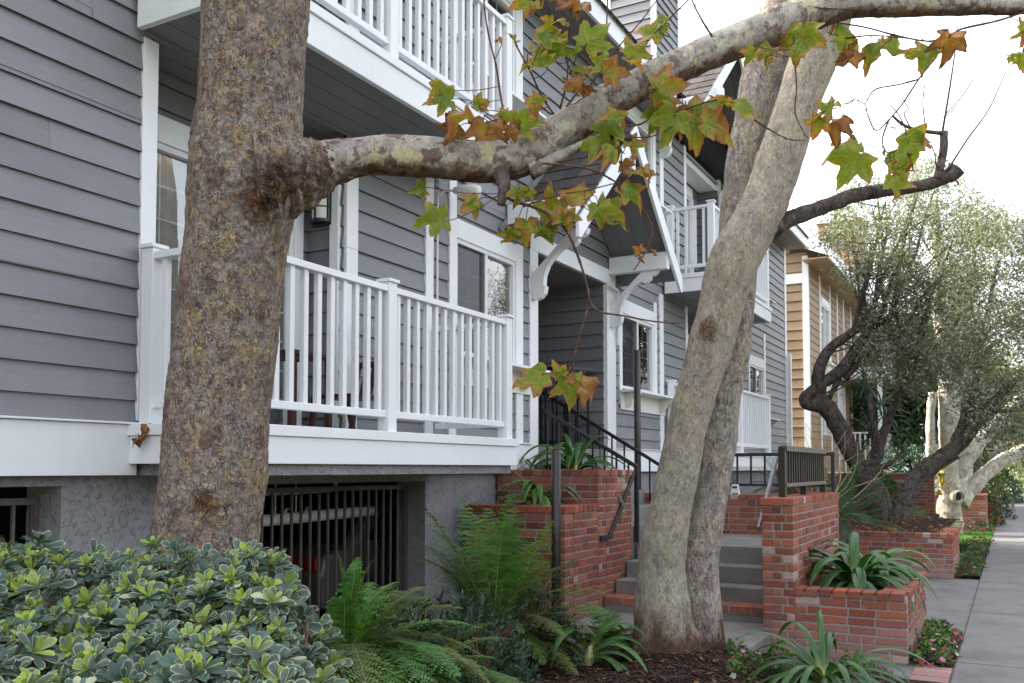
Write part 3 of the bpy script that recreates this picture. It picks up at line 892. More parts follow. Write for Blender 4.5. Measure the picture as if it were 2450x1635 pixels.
b = MB(); b.prism([(-5.56, 7.2, .9), (-5.56, 7.42, 1.15), (-5.56, 7.75, 1.19), (-5.56, 8.4, 1.14), (-5.56, 8.5, .9)], (.02, 0, 0)); link('side_window', b, M['carg'], car)
for x in (-6.98, -5.86):
    b = MB(); b.box(x, x + .28, 6.50, 6.56, .66, .79); link('tail_lamp', b, M['tail'], car, bevel=.02)
for y in (7.05, 8.7):
    b = MB(); b.tube([(-5.68, y, .33), (-5.53, y, .33)], .3, 20); w_ = link('wheel', b, M['dark'], car)

# balcony furniture
tb = thing('patio_table', 'dark wooden patio table on the lower balcony behind the railing', 'table', (-4.55, 4.98, 1.87))
b = MB(); b.box(-4.75, -4.35, 4.8, 5.25, 2.40, 2.43); link('table_top', b, M['wood'], tb, bevel=.004)
for x in (-4.72, -4.38):
    for y in (4.83, 5.22):
        b = MB(); b.box(x - .02, x + .02, y - .02, y + .02, 1.87, 2.40); link('leg', b, M['wood'], tb)
chr_ = thing('patio_chair', 'dark wooden patio chair with slatted back beside the balcony table', 'chair', (-4.5, 5.6, 1.87))
b = MB()
for i in range(5): b.box(-4.7 + i * .082, -4.7 + i * .082 + .07, 5.42, 5.84, 2.14, 2.165)
link('seat', b, M['wood'], chr_)
b = MB()
for i in range(5): b.bar((-4.66 + i * .08, 5.86, 2.18), (-4.66 + i * .08, 5.93, 2.42), .04, .015, (0, 1, 0))
b.bar((-4.72, 5.935, 2.44), (-4.3, 5.935, 2.44), .03, .05); link('backrest', b, M['wood'], chr_)
for x in (-4.7, -4.31):
    for y, y2 in ((5.44, 5.40), (5.84, 5.92)):
        b = MB(); b.bar((x, y, 2.15), (x, y2, 1.872), .035, .035, (0, 1, 0)); link('leg', b, M['wood'], chr_)
# ------------------------------------------------------------------ ground
def gh(x, y):
    """planting bed height"""
    h = .13 + .03 * noise.noise(V((x * 1.3, y * 1.3, 0))) + .012 * noise.noise(V((x * 6, y * 6, 3)))
    h += .07 * math.exp(-((x + 2.33) ** 2 + (y - 6.95) ** 2) / .35)
    e = min(max((-x - .62) / .25, 0), 1)
    e2 = min(max((7.52 - y) / .22, 0), 1) if x > -3.6 else 1
    return .006 + h * e * e2


g = MB(); g.quad((-300, -300, -.16), (300, -300, -.16), (300, 600, -.16), (-300, 600, -.16)); M['grass_far'] = mk_soil('dry_ground', (.10, .11, .06), 8)
structure('ground', g, M['grass_far'])
g = MB(); nx, ny = 90, 170; vs = []; xs = [-4.95 + i * (4.47) / nx for i in range(nx + 1)]; ys = [-.5 + j * 8.1 / ny for j in range(ny + 1)]
vs = [(x, y, gh(x, y)) for y in ys for x in xs]
g.add(vs, [(j * (nx + 1) + i, j * (nx + 1) + i + 1, (j + 1) * (nx + 1) + i + 1, (j + 1) * (nx + 1) + i) for j in range(ny) for i in range(nx)])
structure('planting_bed', g, M['soil'], smooth=True)
g = MB(); g.box(-.445, 1.6, -3, 90, -.1, 0)
structure('sidewalk', g, None or M['concrete'])
j = MB()
for y in [3.9 + 1.53 * k for k in range(1, 40, 2)]: j.box(-.44, 1.6, y - .004, y + .004, .0012, .002, col=(.4, .4, .4))
j.box(-.45, -.438, -3, 60, .0012, .002, col=(.35, .35, .33))
structure('sidewalk_joints', j, M['stepconc'])
g = MB(); g.box(-8, -.452, 7.45, 14.9, -.1, -.002); structure('path', g, M['concrete'])
g = MB(); g.box(1.6, 2.6, -3, 90, -.1, -.01); structure('parkway', g, M['grass_far'])
g = MB(); g.box(2.6, 2.75, -3, 90, -.15, 0); structure('kerb', g, M['stepconc'])
g = MB(); g.box(2.75, 14, -3, 90, -.17, -.14); M['asphalt'] = concrete('asphalt', (.05, .05, .052), 6); structure('road', g, M['asphalt'])

# mulch chips
mc = MB()
for i in range(9000):
    x = random.uniform(-3.6, -.6); y = random.uniform(4.6, 7.5)
    if i > 7800: x = random.uniform(-.79, -.47); y = random.uniform(8.2, 9.95)
    z = gh(x, y) if i <= 7800 else .035
    if i <= 7800 and z < .03: continue
    a = random.uniform(0, 6.28); L = random.uniform(.012, .05); w = random.uniform(.003, .009)
    d = V((math.cos(a), math.sin(a), random.uniform(-.35, .35))) * L / 2; s_ = V((-math.sin(a), math.cos(a), random.uniform(-.4, .4))) * w
    p = V((x, y, z + random.uniform(.002, .016))); k = random.choice((.35, .5, .7, .8, 1, 1.3, 2.2))
    mc.quad(p - d - s_, p + d - s_, p + d + s_, p - d + s_, col=(k, k * random.uniform(.85, 1), k * random.uniform(.75, .95)))
o = link('mulch', mc, M['chip'], base=(-2, 6, .1)); o['label'] = 'loose dark bark mulch chips over the planting bed'; o['category'] = 'mulch'; o['kind'] = 'stuff'

# ------------------------------------------------------------------ brickwork
PAL = [(.28, .088, .055), (.31, .105, .064), (.245, .08, .053), (.32, .13, .088), (.26, .10, .07), (.295, .085, .047), (.20, .07, .052)]
CH = .0715


def bcol():
    r = random.random()
    if r < .03: return (.42, .29, .25)
    c = random.choice(PAL); k = random.uniform(.75, 1.2)
    return tuple(x * k for x in c)


def brick(b, x0, x1, y0, y1, z0, z1):
    j = lambda: random.uniform(-.002, .002)
    dx, dy, dz = j(), j(), j() * .6
    b.box(x0 + dx, x1 + dx, y0 + dy, y1 + dy, z0 + dz, z1 + dz, col=bcol())


def brickwall(b, m, x0, x1, y0, y1, z0, z1, faces='FR', cap=None, dep=.09):
    """courses of bricks on the named faces (F=-Y, R=+X, L=-X, B=+Y) of a box; mortar core behind.  cap: None|'x'|'y' header direction"""
    n = max(1, round((z1 - z0) / CH)); h = (z1 - z0) / n; jt = .0145
    ins = .007
    m.box(x0 + ins, x1 - ins, y0 + ins, y1 - ins, z0, z1 - (.004 if cap is None else h * .5))
    nn = n if cap is None else n - 1
    for k in range(nn):
        a, c = z0 + k * h + jt / 2, z0 + (k + 1) * h - jt / 2
        odd = k % 2
        if 'F' in faces or 'B' in faces:
            e0 = x0 + (dep if odd and 'L' in faces else 0); e1 = x1 - (dep + jt if odd and 'R' in faces else 0)
            for (ya, yb), fl in (((y0, y0 + dep), 'F'), ((y1 - dep, y1), 'B')):
                if fl not in faces: continue
                x = e0 - (random.uniform(.05, .12) if odd else 0)
                while x < e1 - .02:
                    w = random.choice((.205, .205, .205, .2, .1)) ; xa = max(x, e0); xb = min(x + w, e1)
                    if e1 - xb < .05: xb = e1
                    if xb - xa > .025: brick(b, xa, xb, ya, yb, a, c)
                    x += w + jt if xb < e1 else 9
        if 'R' in faces or 'L' in faces:
            e0 = y0 + (0 if odd or 'F' not in faces else dep + jt); e1 = y1 - (dep + jt if ('B' in faces and not odd) else 0)
            for (xa_, xb_), fl in (((x1 - dep, x1), 'R'), ((x0, x0 + dep), 'L')):
                if fl not in faces: continue
                y = e0 - (0 if odd else random.uniform(0, .1))
                while y < e1 - .02:
                    w = random.choice((.205, .205, .1, .2, .095)); ya = max(y, e0); yb = min(y + w, e1)
                    if e1 - yb < .05: yb = e1
                    if yb - ya > .025: brick(b, xa_, xb_, ya, yb, a, c)
                    y += w + jt if yb < e1 else 9
    if cap:
        a, c = z1 - h + jt / 2, z1; ov = .012
        if cap == 'y':       # headers side by side along Y
            y = y0 - ov
            while y < y1:
                w = min(random.uniform(.085, .1), y1 + ov - y)
                if w > .03: brick(b, x0 - ov, x1 + ov, y, y + w, a, c)
                y += w + jt
        else:
            x = x0 - ov
            while x < x1:
                w = min(random.uniform(.092, .105), x1 + ov - x)
                if w > .03: brick(b, x, x + w, y0 - ov, y1 + ov, a, c)
                x += w + jt


def wallthing(name, label, cat, boxes, soil=(), base=None, group=None):
    b = MB(); m = MB()
    for bx in boxes: brickwall(b, m, *bx[:6], **bx[6])
    x0 = sum(q[0] + q[1] for q in boxes) / 2 / len(boxes); y0 = sum(q[2] + q[3] for q in boxes) / 2 / len(boxes)
    t = thing(name, label, cat, base or (x0, y0, 0), group)
    link('brickwork', b, M['brick'], t, bevel=.006); link('mortar', m, M['mortar'], t)
    if soil:
        s = MB()
        for (xa, xb, ya, yb, z) in soil:
            n = 14; vs = [(xa + (xb - xa) * i / n, ya + (yb - ya) * k / n, z + .02 * noise.noise(V((i * .7, k * .7, xa * 3)))) for k in range(n + 1) for i in range(n + 1)]
            s.add(vs, [(k * (n + 1) + i, k * (n + 1) + i + 1, (k + 1) * (n + 1) + i + 1, (k + 1) * (n + 1) + i) for k in range(n) for i in range(n)])
        link('soil', s, M['soil'], t)
    return t


# left stepped planter beside the stairs
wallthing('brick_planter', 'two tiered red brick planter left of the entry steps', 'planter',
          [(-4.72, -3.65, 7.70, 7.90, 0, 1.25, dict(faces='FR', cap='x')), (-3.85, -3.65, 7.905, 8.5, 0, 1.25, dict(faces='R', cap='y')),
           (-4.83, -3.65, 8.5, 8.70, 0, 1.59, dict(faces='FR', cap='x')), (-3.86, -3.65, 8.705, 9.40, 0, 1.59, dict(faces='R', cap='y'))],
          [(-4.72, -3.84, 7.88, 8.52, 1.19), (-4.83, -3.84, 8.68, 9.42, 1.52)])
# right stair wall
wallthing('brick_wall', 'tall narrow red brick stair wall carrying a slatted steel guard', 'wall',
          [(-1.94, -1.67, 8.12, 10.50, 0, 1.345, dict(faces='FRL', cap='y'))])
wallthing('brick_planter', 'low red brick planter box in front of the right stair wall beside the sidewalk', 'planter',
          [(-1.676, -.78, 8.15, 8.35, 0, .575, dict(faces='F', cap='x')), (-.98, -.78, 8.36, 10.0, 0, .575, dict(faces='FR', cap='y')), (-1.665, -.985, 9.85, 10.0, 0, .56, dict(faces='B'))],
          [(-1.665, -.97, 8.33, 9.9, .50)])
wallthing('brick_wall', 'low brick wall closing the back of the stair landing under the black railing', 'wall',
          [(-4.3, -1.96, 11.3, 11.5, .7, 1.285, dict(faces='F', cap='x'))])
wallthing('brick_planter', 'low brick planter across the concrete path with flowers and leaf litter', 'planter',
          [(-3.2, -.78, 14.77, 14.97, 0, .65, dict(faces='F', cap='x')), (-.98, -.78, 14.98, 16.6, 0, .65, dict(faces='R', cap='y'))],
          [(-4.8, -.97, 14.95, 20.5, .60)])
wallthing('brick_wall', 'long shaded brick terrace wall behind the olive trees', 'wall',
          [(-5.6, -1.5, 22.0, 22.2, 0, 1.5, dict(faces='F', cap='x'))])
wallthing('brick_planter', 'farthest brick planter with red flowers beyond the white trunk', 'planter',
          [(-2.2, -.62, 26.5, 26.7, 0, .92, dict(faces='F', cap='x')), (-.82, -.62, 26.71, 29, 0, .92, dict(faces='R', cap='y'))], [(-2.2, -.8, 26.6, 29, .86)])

# ------------------------------------------------------------------ stairs
stp = thing('entry_stairs', 'grey concrete entry steps with one brick edged tread between brick walls', 'stairs', (-2.8, 8.6, 0))
def step(x0, x1, y0, y1, z0, z1, bev=.012):
    b = MB(); b.box(x0, x1, y0, y1, z0, z1); return link('step', b, M['stepconc'], stp, bevel=bev)
step(-3.64, -1.88, 7.40, 8.60, 0, .17, .01)
step(-3.64, -1.95, 8.61, 8.9, 0, .235)
b = MB(); m_ = MB()
x = -3.64
while x < -1.97:
    w = .2; brick(b, x, min(x + w, -1.95), 8.598, 8.9, .245, .313); x += w + .012
link('brick_tread', b, M['brick'], stp, bevel=.005)
b = MB(); b.box(-3.64, -1.95, 8.605, 8.9, .236, .306); link('mortar', b, M['mortar'], stp)
step(-3.64, -1.95, 8.905, 9.2, 0, .451); step(-3.64, -1.95, 9.205, 9.5, 0, .618); step(-3.64, -1.95, 9.505, 11.3, 0, .796)
for i in range(6):
    x1 = -3.66 - i * .27
    b = MB(); b.box(x1 - .27, x1, 9.42, 11.3, .3, .796 + .177 * (i + 1)); link('step', b, M['stepconc'], stp, bevel=.012)

# ------------------------------------------------------------------ railings
BK = M['black']
def stair_rail(y, x0, z0, x1, z1, label, post=True, nb=9):
    t = thing('stair_railing', label, 'railing', (x1, y, z1 - .85))
    b = MB(); b.bar((x0, y, z0), (x1, y, z1), .042, .042, (0, 0, 1)); link('handrail', b, BK, t, bevel=.004)
    sl = (z1 - z0) / (x1 - x0); dz = .78
    b = MB(); b.bar((x0, y, z0 - dz), (x1 - .15, y, z1 - dz - sl * .15), .03, .03); link('bottom_rail', b, BK, t)
    for i in range(nb):
        x = x0 + (x1 - x0) * (i + .6) / (nb + .3); z = z0 + (x - x0) * sl
        b = MB(); b.box(x - .009, x + .009, y - .009, y + .009, z - dz, z - .02); link('baluster', b, BK, t)
    return t
t = stair_rail(9.5, -4.95, 2.38, -3.62, 1.62, 'black steel railing nearest the planter on the upper stair flight')
b = MB(); b.box(-3.65, -3.605, 9.478, 9.522, .797, 1.64); link('post', b, BK, t, bevel=.004)
b = MB(); b.bar((-3.64, 9.48, 1.57), (-3.64, 8.74, .895), .05, .028, (1, 0, 0)); link('grab_bar', b, BK, t, bevel=.006)
b = MB(); b.bar((-3.63, 8.75, .90), (-3.9 + .25, 8.55, .9), .05, .03); b.bar((-3.64, 8.70, .90), (-3.64, 8.52, .90), .028, .05); link('grab_end', b, BK, t)
t = stair_rail(11.27, -5.8, 2.73, -3.3, 1.24 + .0, 'black steel railing on the far side of the upper stair flight', nb=14)
lr = thing('landing_railing', 'level black steel railing along the back of the landing', 'railing', (-2.6, 11.38, 1.285))
b = MB(); b.bar((-3.35, 11.38, 1.775), (-1.85, 11.38, 1.775), .042, .042); link('handrail', b, BK, lr, bevel=.004)
b = MB(); b.bar((-3.35, 11.38, 1.40), (-1.85, 11.38, 1.40), .03, .03); link('bottom_rail', b, BK, lr)
for x in (-3.18, -3.01, -2.84, -2.67, -2.5, -2.33, -2.16, -1.99):
    b = MB(); b.box(x - .011, x + .011, 11.369, 11.391, 1.41, 1.76); link('baluster', b, BK, lr)
for x in (-3.3, -1.87):
    b = MB(); b.box(x - .02, x + .02, 11.36, 11.40, 1.285, 1.8); link('post', b, BK, lr)
kb = thing('key_box', 'small silver key safe shackled to the landing railing', 'key box', (-3.02, 11.36, 1.33))
b = MB(); b.prism([(-3.065, 11.35, 1.405), (-2.985, 11.35, 1.405), (-2.965, 11.35, 1.27), (-2.985, 11.35, 1.255), (-3.075, 11.35, 1.255), (-3.09, 11.35, 1.275)], (0, -.045, 0)); link('body', b, M['railgrey2'] if 'railgrey2' in M else M['vinyl'], kb, bevel=.008)
b = MB(); b.box(-3.055, -2.995, 11.296, 11.302, 1.36, 1.385); b.box(-3.06, -2.985, 11.296, 11.302, 1.285, 1.297); link('dial_window', b, BK, kb)
b = MB(); b.tube(spline([((-3.05, 11.33, 1.40), .006), ((-3.05, 11.36, 1.45), .006), ((-3.0, 11.36, 1.45), .006), ((-3.0, 11.33, 1.40), .006)], 5)[0], .006, 6); link('shackle', b, BK, kb)
# slatted guard on the right wall
gp = thing('guard_panel', 'dark bronze steel slatted guard panel standing on the brick stair wall', 'guard', (-1.82, 9.5, 1.345))
PX_ = -1.82; y0, y1 = 8.42, 10.40
for y in (y0, (y0 + y1) / 2 - .05, y1):
    w = .03 if y == y0 else .016
    b = MB(); b.box(PX_ - .03, PX_ + .03, y - w, y + w, 1.345, 1.80 if y == y0 else 1.46); link('post', b, M['bronze'], gp, bevel=.004)
b = MB(); b.bar((PX_ + .01, y0, 1.785), (PX_ + .01, y1, 1.785), .07, .055); link('top_rail', b, M['skylit_steel'], gp, bevel=.005)
b = MB(); b.bar((PX_ + .01, y0, 1.45), (PX_ + .01, y1, 1.45), .06, .035); link('bottom_rail', b, M['skylit_steel'], gp, bevel=.005)
ns = 18
for i in range(ns):
    y = y0 + .1 + (y1 - y0 - .12) * i / (ns - 1)
    b = MB(); b.box(PX_ - .03, PX_ + .018, y - .009, y + .009, 1.466, 1.758); b.box(PX_ + .018, PX_ + .022, y - .009, y + .009, 1.466, 1.758, mi=1); link('slat', b, [M['black'], M['skylit_steel']], gp)  # single paint: black sides, paler edges hold shade and sky reflection as colour
gb = thing('grab_rail', 'bent worn grey steel grab rail on the inner face of the right stair wall', 'handrail', (-2.0, 8.5, 1.06))
b = MB()
b.bar((-2.0, 9.45, 1.70), (-2.0, 8.97, 1.68), .028, .055); b.bar((-2.0, 8.985, 1.69), (-2.0, 8.26, 1.06), .028, .055, (0, 0, 1)); b.bar((-2.0, 8.27, 1.06), (-1.93, 8.3, 1.06), .03, .05); b.bar((-2.0, 9.42, 1.7), (-1.83, 9.42, 1.7), .03, .05)
link('rail', b, M['railgrey'], gb, bevel=.005)
# poles
def pole(p, z1, lab, r):
    b = MB(); b.tube([(p[0], p[1], p[2]), (p[0], p[1], z1)], r, 24); b.tube([(p[0], p[1], z1), (p[0], p[1], z1 + .006)], r * .96, 24)
    o = single('steel_pole', b, M['bronze'], lab, 'pole', p, smooth=False); md = o.modifiers.new('b', 'BEVEL'); md.width = .004; md.limit_method = 'ANGLE'
    for f in o.data.polygons: f.use_smooth = len(f.vertices) == 4
def gx(u, v, d): return at(u, v, d)
p = at(1276, 1100, 7.75); pole((p.x, p.y, .05), at(1276, 1033, 7.75).z, 'short bronze pole standing among the ferns in front of the brick planter', .040)
p = at(1463, 1000, 12.4); pole((p.x, p.y, .7), at(1463, 804, 12.4).z, 'tall bronze pole rising behind the black stair railing', .046)
# gate in the entry
gt = thing('security_gate', 'black steel barred gate inside the shadowed entry', 'gate', (-5.5, 10.9, 1.86))
b = MB()
b.bar((-6.2, 10.9, 2.93), (-5.12, 10.9, 2.93), .04, .05); b.bar((-6.2, 10.9, 1.95), (-5.12, 10.9, 1.95), .04, .04); b.bar((-5.12, 10.9, 1.87), (-5.12, 10.9, 2.96), .055, .055); b.bar((-5.12, 10.9, 2.93), (-4.9, 11.36, 2.93), .04, .04)
link('gate_frame', b, BK, gt)
for i in range(6):
    b = MB(); x = -6.1 + i * .165; b.box(x - .01, x + .01, 10.89, 10.91, 1.96, 2.92); link('bar', b, BK, gt)
for k in (.35, .7):
    b = MB(); x = -5.12 + .22 * k; y = 10.9 + .46 * k; b.box(x - .01, x + .01, y - .01, y + .01, 1.88, 2.92); link('bar', b, BK, gt)
# ------------------------------------------------------------------ leaf materials
def mk_syc():
    n = NT('sycamore_leaf'); at_ = n.n('Attribute', {'attribute_name': 'Leaf'}).outputs['Vector']
    sp = n.n('SeparateXYZ', Vector=at_).outputs; x, y, e = sp[0], sp[1], sp[2]
    cs = n.n('SeparateColor', Color=n.vcol()).outputs; brown, yel, rnd = cs[0], cs[1], cs[2]
    q = n.n('CombineXYZ'); n.t.links.new(x, q.inputs[0]); n.t.links.new(y, q.inputs[1]); n.t.links.new(n.math('MULTIPLY', rnd, 37.0), q.inputs[2]); q = q.outputs[0]
    n1 = n.noise(q, 2.6, 3); n2 = n.noise(q, 11, 5, .65)
    w = n.math('ADD', n.math('MULTIPLY', n.math('POWER', e, 2.2), .62), n.math('ADD', n.math('MULTIPLY', n.math('SUBTRACT', n1, .5), 1.3), n.math('ADD', n.math('MULTIPLY', n.math('SUBTRACT', n2, .5), .7), n.math('MULTIPLY_ADD', brown, 1.05, -.55))))
    vein = None
    for a in (0, 58, -58, 113, -113):
        s_, c_ = math.sin(math.radians(a)), math.cos(math.radians(a))
        d = n.math('ABSOLUTE', n.math('ADD', n.math('MULTIPLY', x, c_), n.math('MULTIPLY', y, -s_)))
        al = n.math('ADD', n.math('MULTIPLY', x, s_), n.math('MULTIPLY', y, c_))
        # side veins branching off each main vein
        sd = n.math('ABSOLUTE', n.math('SUBTRACT', n.math('FRACT', n.math('MULTIPLY', n.math('SUBTRACT', al, n.math('MULTIPLY', d, .8)), 6.5)), .5))
        side = n.math('MULTIPLY', n.math('LESS_THAN', sd, .06), n.math('LESS_THAN', d, .22))
        v = n.math('MULTIPLY', n.math('GREATER_THAN', al, 0.0), n.math('MAXIMUM', n.math('LESS_THAN', d, .014), n.math('MULTIPLY', side, .5)))
        vein = v if vein is None else n.math('MAXIMUM', vein, v)
    g = n.mix(yel, (.065, .125, .012), (.17, .225, .016))
    g = n.mix(1.0, g, n.ramp(n2, [(.3, (.72, .74, .7)), (.7, (1.2, 1.18, 1.1))]), 'MULTIPLY')
    c = n.mix(n.ramp(w, [(.0, (0, 0, 0)), (.22, (1, 1, 1))]), g, (.30, .25, .025))
    br = n.mix(n.noise(q, 5, 3), (.24, .085, .022), (.36, .17, .075))
    c = n.mix(n.ramp(w, [(.2, (0, 0, 0)), (.34, (1, 1, 1))]), c, br)
    c = n.mix(n.math('MULTIPLY', vein, .4), c, (.34, .34, .10))
    c = n.mix(n.ramp(w, [(.62, (0, 0, 0)), (.95, (1, 1, 1))]), c, (.12, .05, .025))
    b = n.bsdf(c, .5, n.bump(n.math('ADD', vein, n2), .25, .003), .35)
    t = n.n('BsdfTranslucent', Color=n.mix(1.0, c, (1.5, 1.45, .8), 'MULTIPLY'))
    mx = n.n('MixShader', i0=.4); n.t.links.new(b.outputs[0], mx.inputs[1]); n.t.links.new(t.outputs[0], mx.inputs[2])
    return n.finish(mx.outputs[0])


M['syc'] = mk_syc()
M['hedge'] = foliage('variegated_leaf', .42, .18, 1.0, .45)
M['fern'] = foliage('fern_frond', .5, .3, 1.45, .35)
M['strap'] = foliage('strap_leaf', .36, .22, 1.15, .4)
M['olive'] = foliage('olive_leaf', .5, .3, 1.0, .4)
M['bush'] = foliage('bush_leaf', .5, .25, 1.0, .4)
M['petal'] = foliage('flower_petal', .6, .3, 1.0, .2)
M['twig'] = bark('twig_bark', [(.10, .055, .04), (.14, .08, .055), (.075, .045, .038)], 30, .3, .4, 120, .2)
M['bark1'] = bark('plane_trunk_bark', [(.37, .29, .262), (.295, .225, .205), (.42, .315, .225), (.34, .28, .268), (.45, .335, .20), (.25, .165, .135), (.385, .32, .295), (.33, .24, .20), (.39, .335, .275)], 16, 1.0, .75, 100, .8, plate=.42, fleck=(.86, (.40, .28, .165)), pz=.85,
                  spots=((tuple(at(640, 425, 3.73)), .15, (.68, .50, .40)), (tuple(at(590, 470, 3.70)), .09, (.66, .48, .38)), (tuple(at(715, 400, 3.85)), .10, (.6, .42, .32)), (tuple(at(472, 1155, 3.68)), .07, (.75, .5, .33))))
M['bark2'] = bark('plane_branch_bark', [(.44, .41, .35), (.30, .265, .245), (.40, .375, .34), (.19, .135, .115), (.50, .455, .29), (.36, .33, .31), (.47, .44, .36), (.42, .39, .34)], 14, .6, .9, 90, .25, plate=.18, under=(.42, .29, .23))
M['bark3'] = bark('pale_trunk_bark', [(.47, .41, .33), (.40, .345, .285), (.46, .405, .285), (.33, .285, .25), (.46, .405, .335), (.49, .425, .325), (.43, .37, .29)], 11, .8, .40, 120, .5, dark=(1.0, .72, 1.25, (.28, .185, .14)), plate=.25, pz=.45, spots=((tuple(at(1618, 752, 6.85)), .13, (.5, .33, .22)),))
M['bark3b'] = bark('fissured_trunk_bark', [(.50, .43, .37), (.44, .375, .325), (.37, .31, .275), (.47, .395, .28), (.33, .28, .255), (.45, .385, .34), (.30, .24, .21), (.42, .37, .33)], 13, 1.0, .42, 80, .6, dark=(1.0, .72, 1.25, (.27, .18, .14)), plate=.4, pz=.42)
M['bark4'] = bark('olive_bark', [(.085, .065, .058), (.12, .095, .085), (.065, .05, .045), (.15, .125, .11)], 16, .9, .4, 50, .6)
M['bark5'] = bark('white_trunk_bark', [(.60, .55, .46), (.48, .44, .36), (.64, .60, .52), (.52, .47, .38)], 7, .9, .5, 30, .5, dark=(1.0, .15, .95, (.62, .40, .22)), plate=.4)


def rv(s=1.0): return V((random.uniform(-s, s), random.uniform(-s, s), random.uniform(-s, s)))


def fbm(q, f, oct_=4):
    a = 1; t = 0
    for i in range(oct_):
        t += a * noise.noise(q * f); f *= 2.1; a *= .55
    return t


def knob(q, r, c, rad, amp): return amp * math.exp(-(q - c).length_squared / (rad * rad))


# ---- the sycamore (plane) leaf
LOBES = [(0, 1.0, 9), (58, .84, 9), (112, .52, 10)]
def leaf_outline():
    half = [(5, .96), (10, .86), (15, .84), (21, .70), (27, .60), (33, .54), (39, .60), (44, .70), (49, .74), (54, .88), (58, .92), (63, .80), (69, .78), (76, .60), (84, .50), (92, .48), (100, .53), (107, .58), (113, .60), (122, .46), (140, .34), (162, .22)]
    pts = [(0, 1.07)] + half + [(180, .07)] + [(-a, r) for a, r in half[::-1]]
    return [(math.radians(a), r) for a, r in pts]
LO = leaf_outline()


def syc_leaf(mb, base, tip, nrm, size, brown=.3, curl=.25, yel=.3):
    t = V(tip).normalized(); n = (V(nrm) - t * V(nrm).dot(t)).normalized(); s = t.cross(n)
    c0 = V(base) + t * size * .30
    ph = random.uniform(0, 50)
    cc = (brown, yel, random.random())
    vs = []; cs = []
    rings = ((.0, 1), (.25, 0), (.5, 0), (.76, 0), (1.0, 0))
    k = len(LO)
    fold = random.uniform(.2, .8) * curl * 2; droop = random.uniform(.2, 1.0) * curl * 2; ripple = .08 + .35 * curl
    def put(a, r, e):
        x = math.sin(a) * r * size * .72; y = math.cos(a) * r * size * .72
        z = abs(x) * fold - droop * (x * x + y * abs(y) * .6) / size + ripple * size * noise.noise(V((x / size * 3 + ph, y / size * 3, 1.7)))
        # inner veins read slightly raised
        vs.append(c0 + s * x + t * y + n * z); cs.append(cc); mb.x.append((x / size / .72, y / size / .72, e))
    put(0, 0, 0)
    for f, _ in rings[1:]:
        for a, r in LO: put(a, r * f * (1 + (.05 * random.uniform(-1, 1) if f == 1 else 0)), f ** 2)
    fs = [(0, 1 + i, 1 + (i + 1) % k) for i in range(k)]
    for g_ in range(3):
        o = 1 + g_ * k
        fs += [(o + i, o + k + i, o + k + (i + 1) % k, o + (i + 1) % k) for i in range(k)]
    mb.add(vs, fs, cs)
    return c0 - t * size * .32


# ------------------------------------------------------------------ near plane tree
D1 = 3.9
def px_path(rows, d0, d1=None, per=8):
    out = []; n = len(rows)
    for i, r in enumerate(rows):
        d = d0 if d1 is None else d0 + (d1 - d0) * i / (n - 1)
        if len(r) > 3: d = r[3]
        out.append((at(r[0], r[1], d), r[2] * SC / 2 * d / F))
    return spline(out, per)


tree1 = thing('plane_tree', 'big mottled plane tree close to the camera, one long limb reaching right with yellowing leaves', 'tree', (at(470, 1250, D1).x, at(470, 1250, D1).y, 0))
tp, tr_ = px_path([(455, 1800, 285), (462, 1500, 262), (470, 1250, 240), (490, 1100, 233), (497, 1000, 230), (512, 850, 230), (526, 700, 230), (543, 560, 229), (560, 430, 244), (566, 340, 250), (574, 240, 232), (582, 130, 232), (588, 0, 236), (594, -180, 232), (600, -420, 228), (604, -700, 222)], D1, per=26)
bj = at(712, 375, D1 - .05)
def trunk_disp(q, r):
    p = V((q.x, q.y, q.z * .55))
    plate = max(0, fbm(p, 30, 3)) * .006 + fbm(p, 60, 2) * .0035
    big = noise.noise(q * 3.1) * .012
    sw = knob(q, r, at(585, 420, D1 - .17), .11, .020) + knob(q, r, at(650, 400, D1 - .1), .13, .035) + knob(q, r, at(475, 1155, D1 - .2), .06, .012)
    rough = 1 + 2.2 * math.exp(-(q - at(600, 440, D1 - .2)).length_squared / .035)
    return plate * rough + big + sw
b = MB(); b.tube(tp, tr_, 150, disp=trunk_disp)
link('trunk', b, M['bark1'], tree1, smooth=True)
b = MB(); hk = [(552, 352), (556, 342), (568, 340), (572, 350), (562, 358), (560, 372), (566, 392)]; sp, sr = spline([(at(u, v, 3.692), .0065) for u, v in hk], 5); b.tube(sp, sr, 8)
for uu, vv, du, dv, rr in ((640, 440, 8, 60, .012), (662, 452, -6, 50, .011), (598, 430, 14, 46, .010), (618, 470, 4, 40, .010), (684, 430, 10, 44, .012)):
    b = b if uu == 640 else b
    sp, sr = spline([(at(uu, vv, 3.70), rr * .4), (at(uu + du * .4, vv + dv * .4, 3.695), rr), (at(uu + du, vv + dv, 3.70), rr * .3)], 5); b2 = MB(); b2.tube(sp, sr, 7, disp=lambda q, r: fbm(q, 60, 2) * .003); link('bark_ridge', b2, M['bark1'], tree1, smooth=True)
link('bark_scar', b, M['bark4'], tree1, smooth=True)
bp, brd = px_path([(600, 402, 240), (650, 398, 196), (690, 394, 162), (722, 387, 128), (765, 374, 99), (830, 361, 86), (910, 357, 91), (1010, 363, 91), (1110, 370, 94), (1180, 362, 96), (1240, 335, 94), (1310, 288, 86), (1400, 232, 80), (1500, 178, 74), (1600, 132, 74), (1700, 92, 78), (1790, 58, 86), (1860, 30, 78), (1950, 14, 60), (2060, 10, 54), (2200, 10, 48), (2330, 14, 40), (2450, 0, 36), (2700, -60, 30)], 3.88, 4.25, per=16)
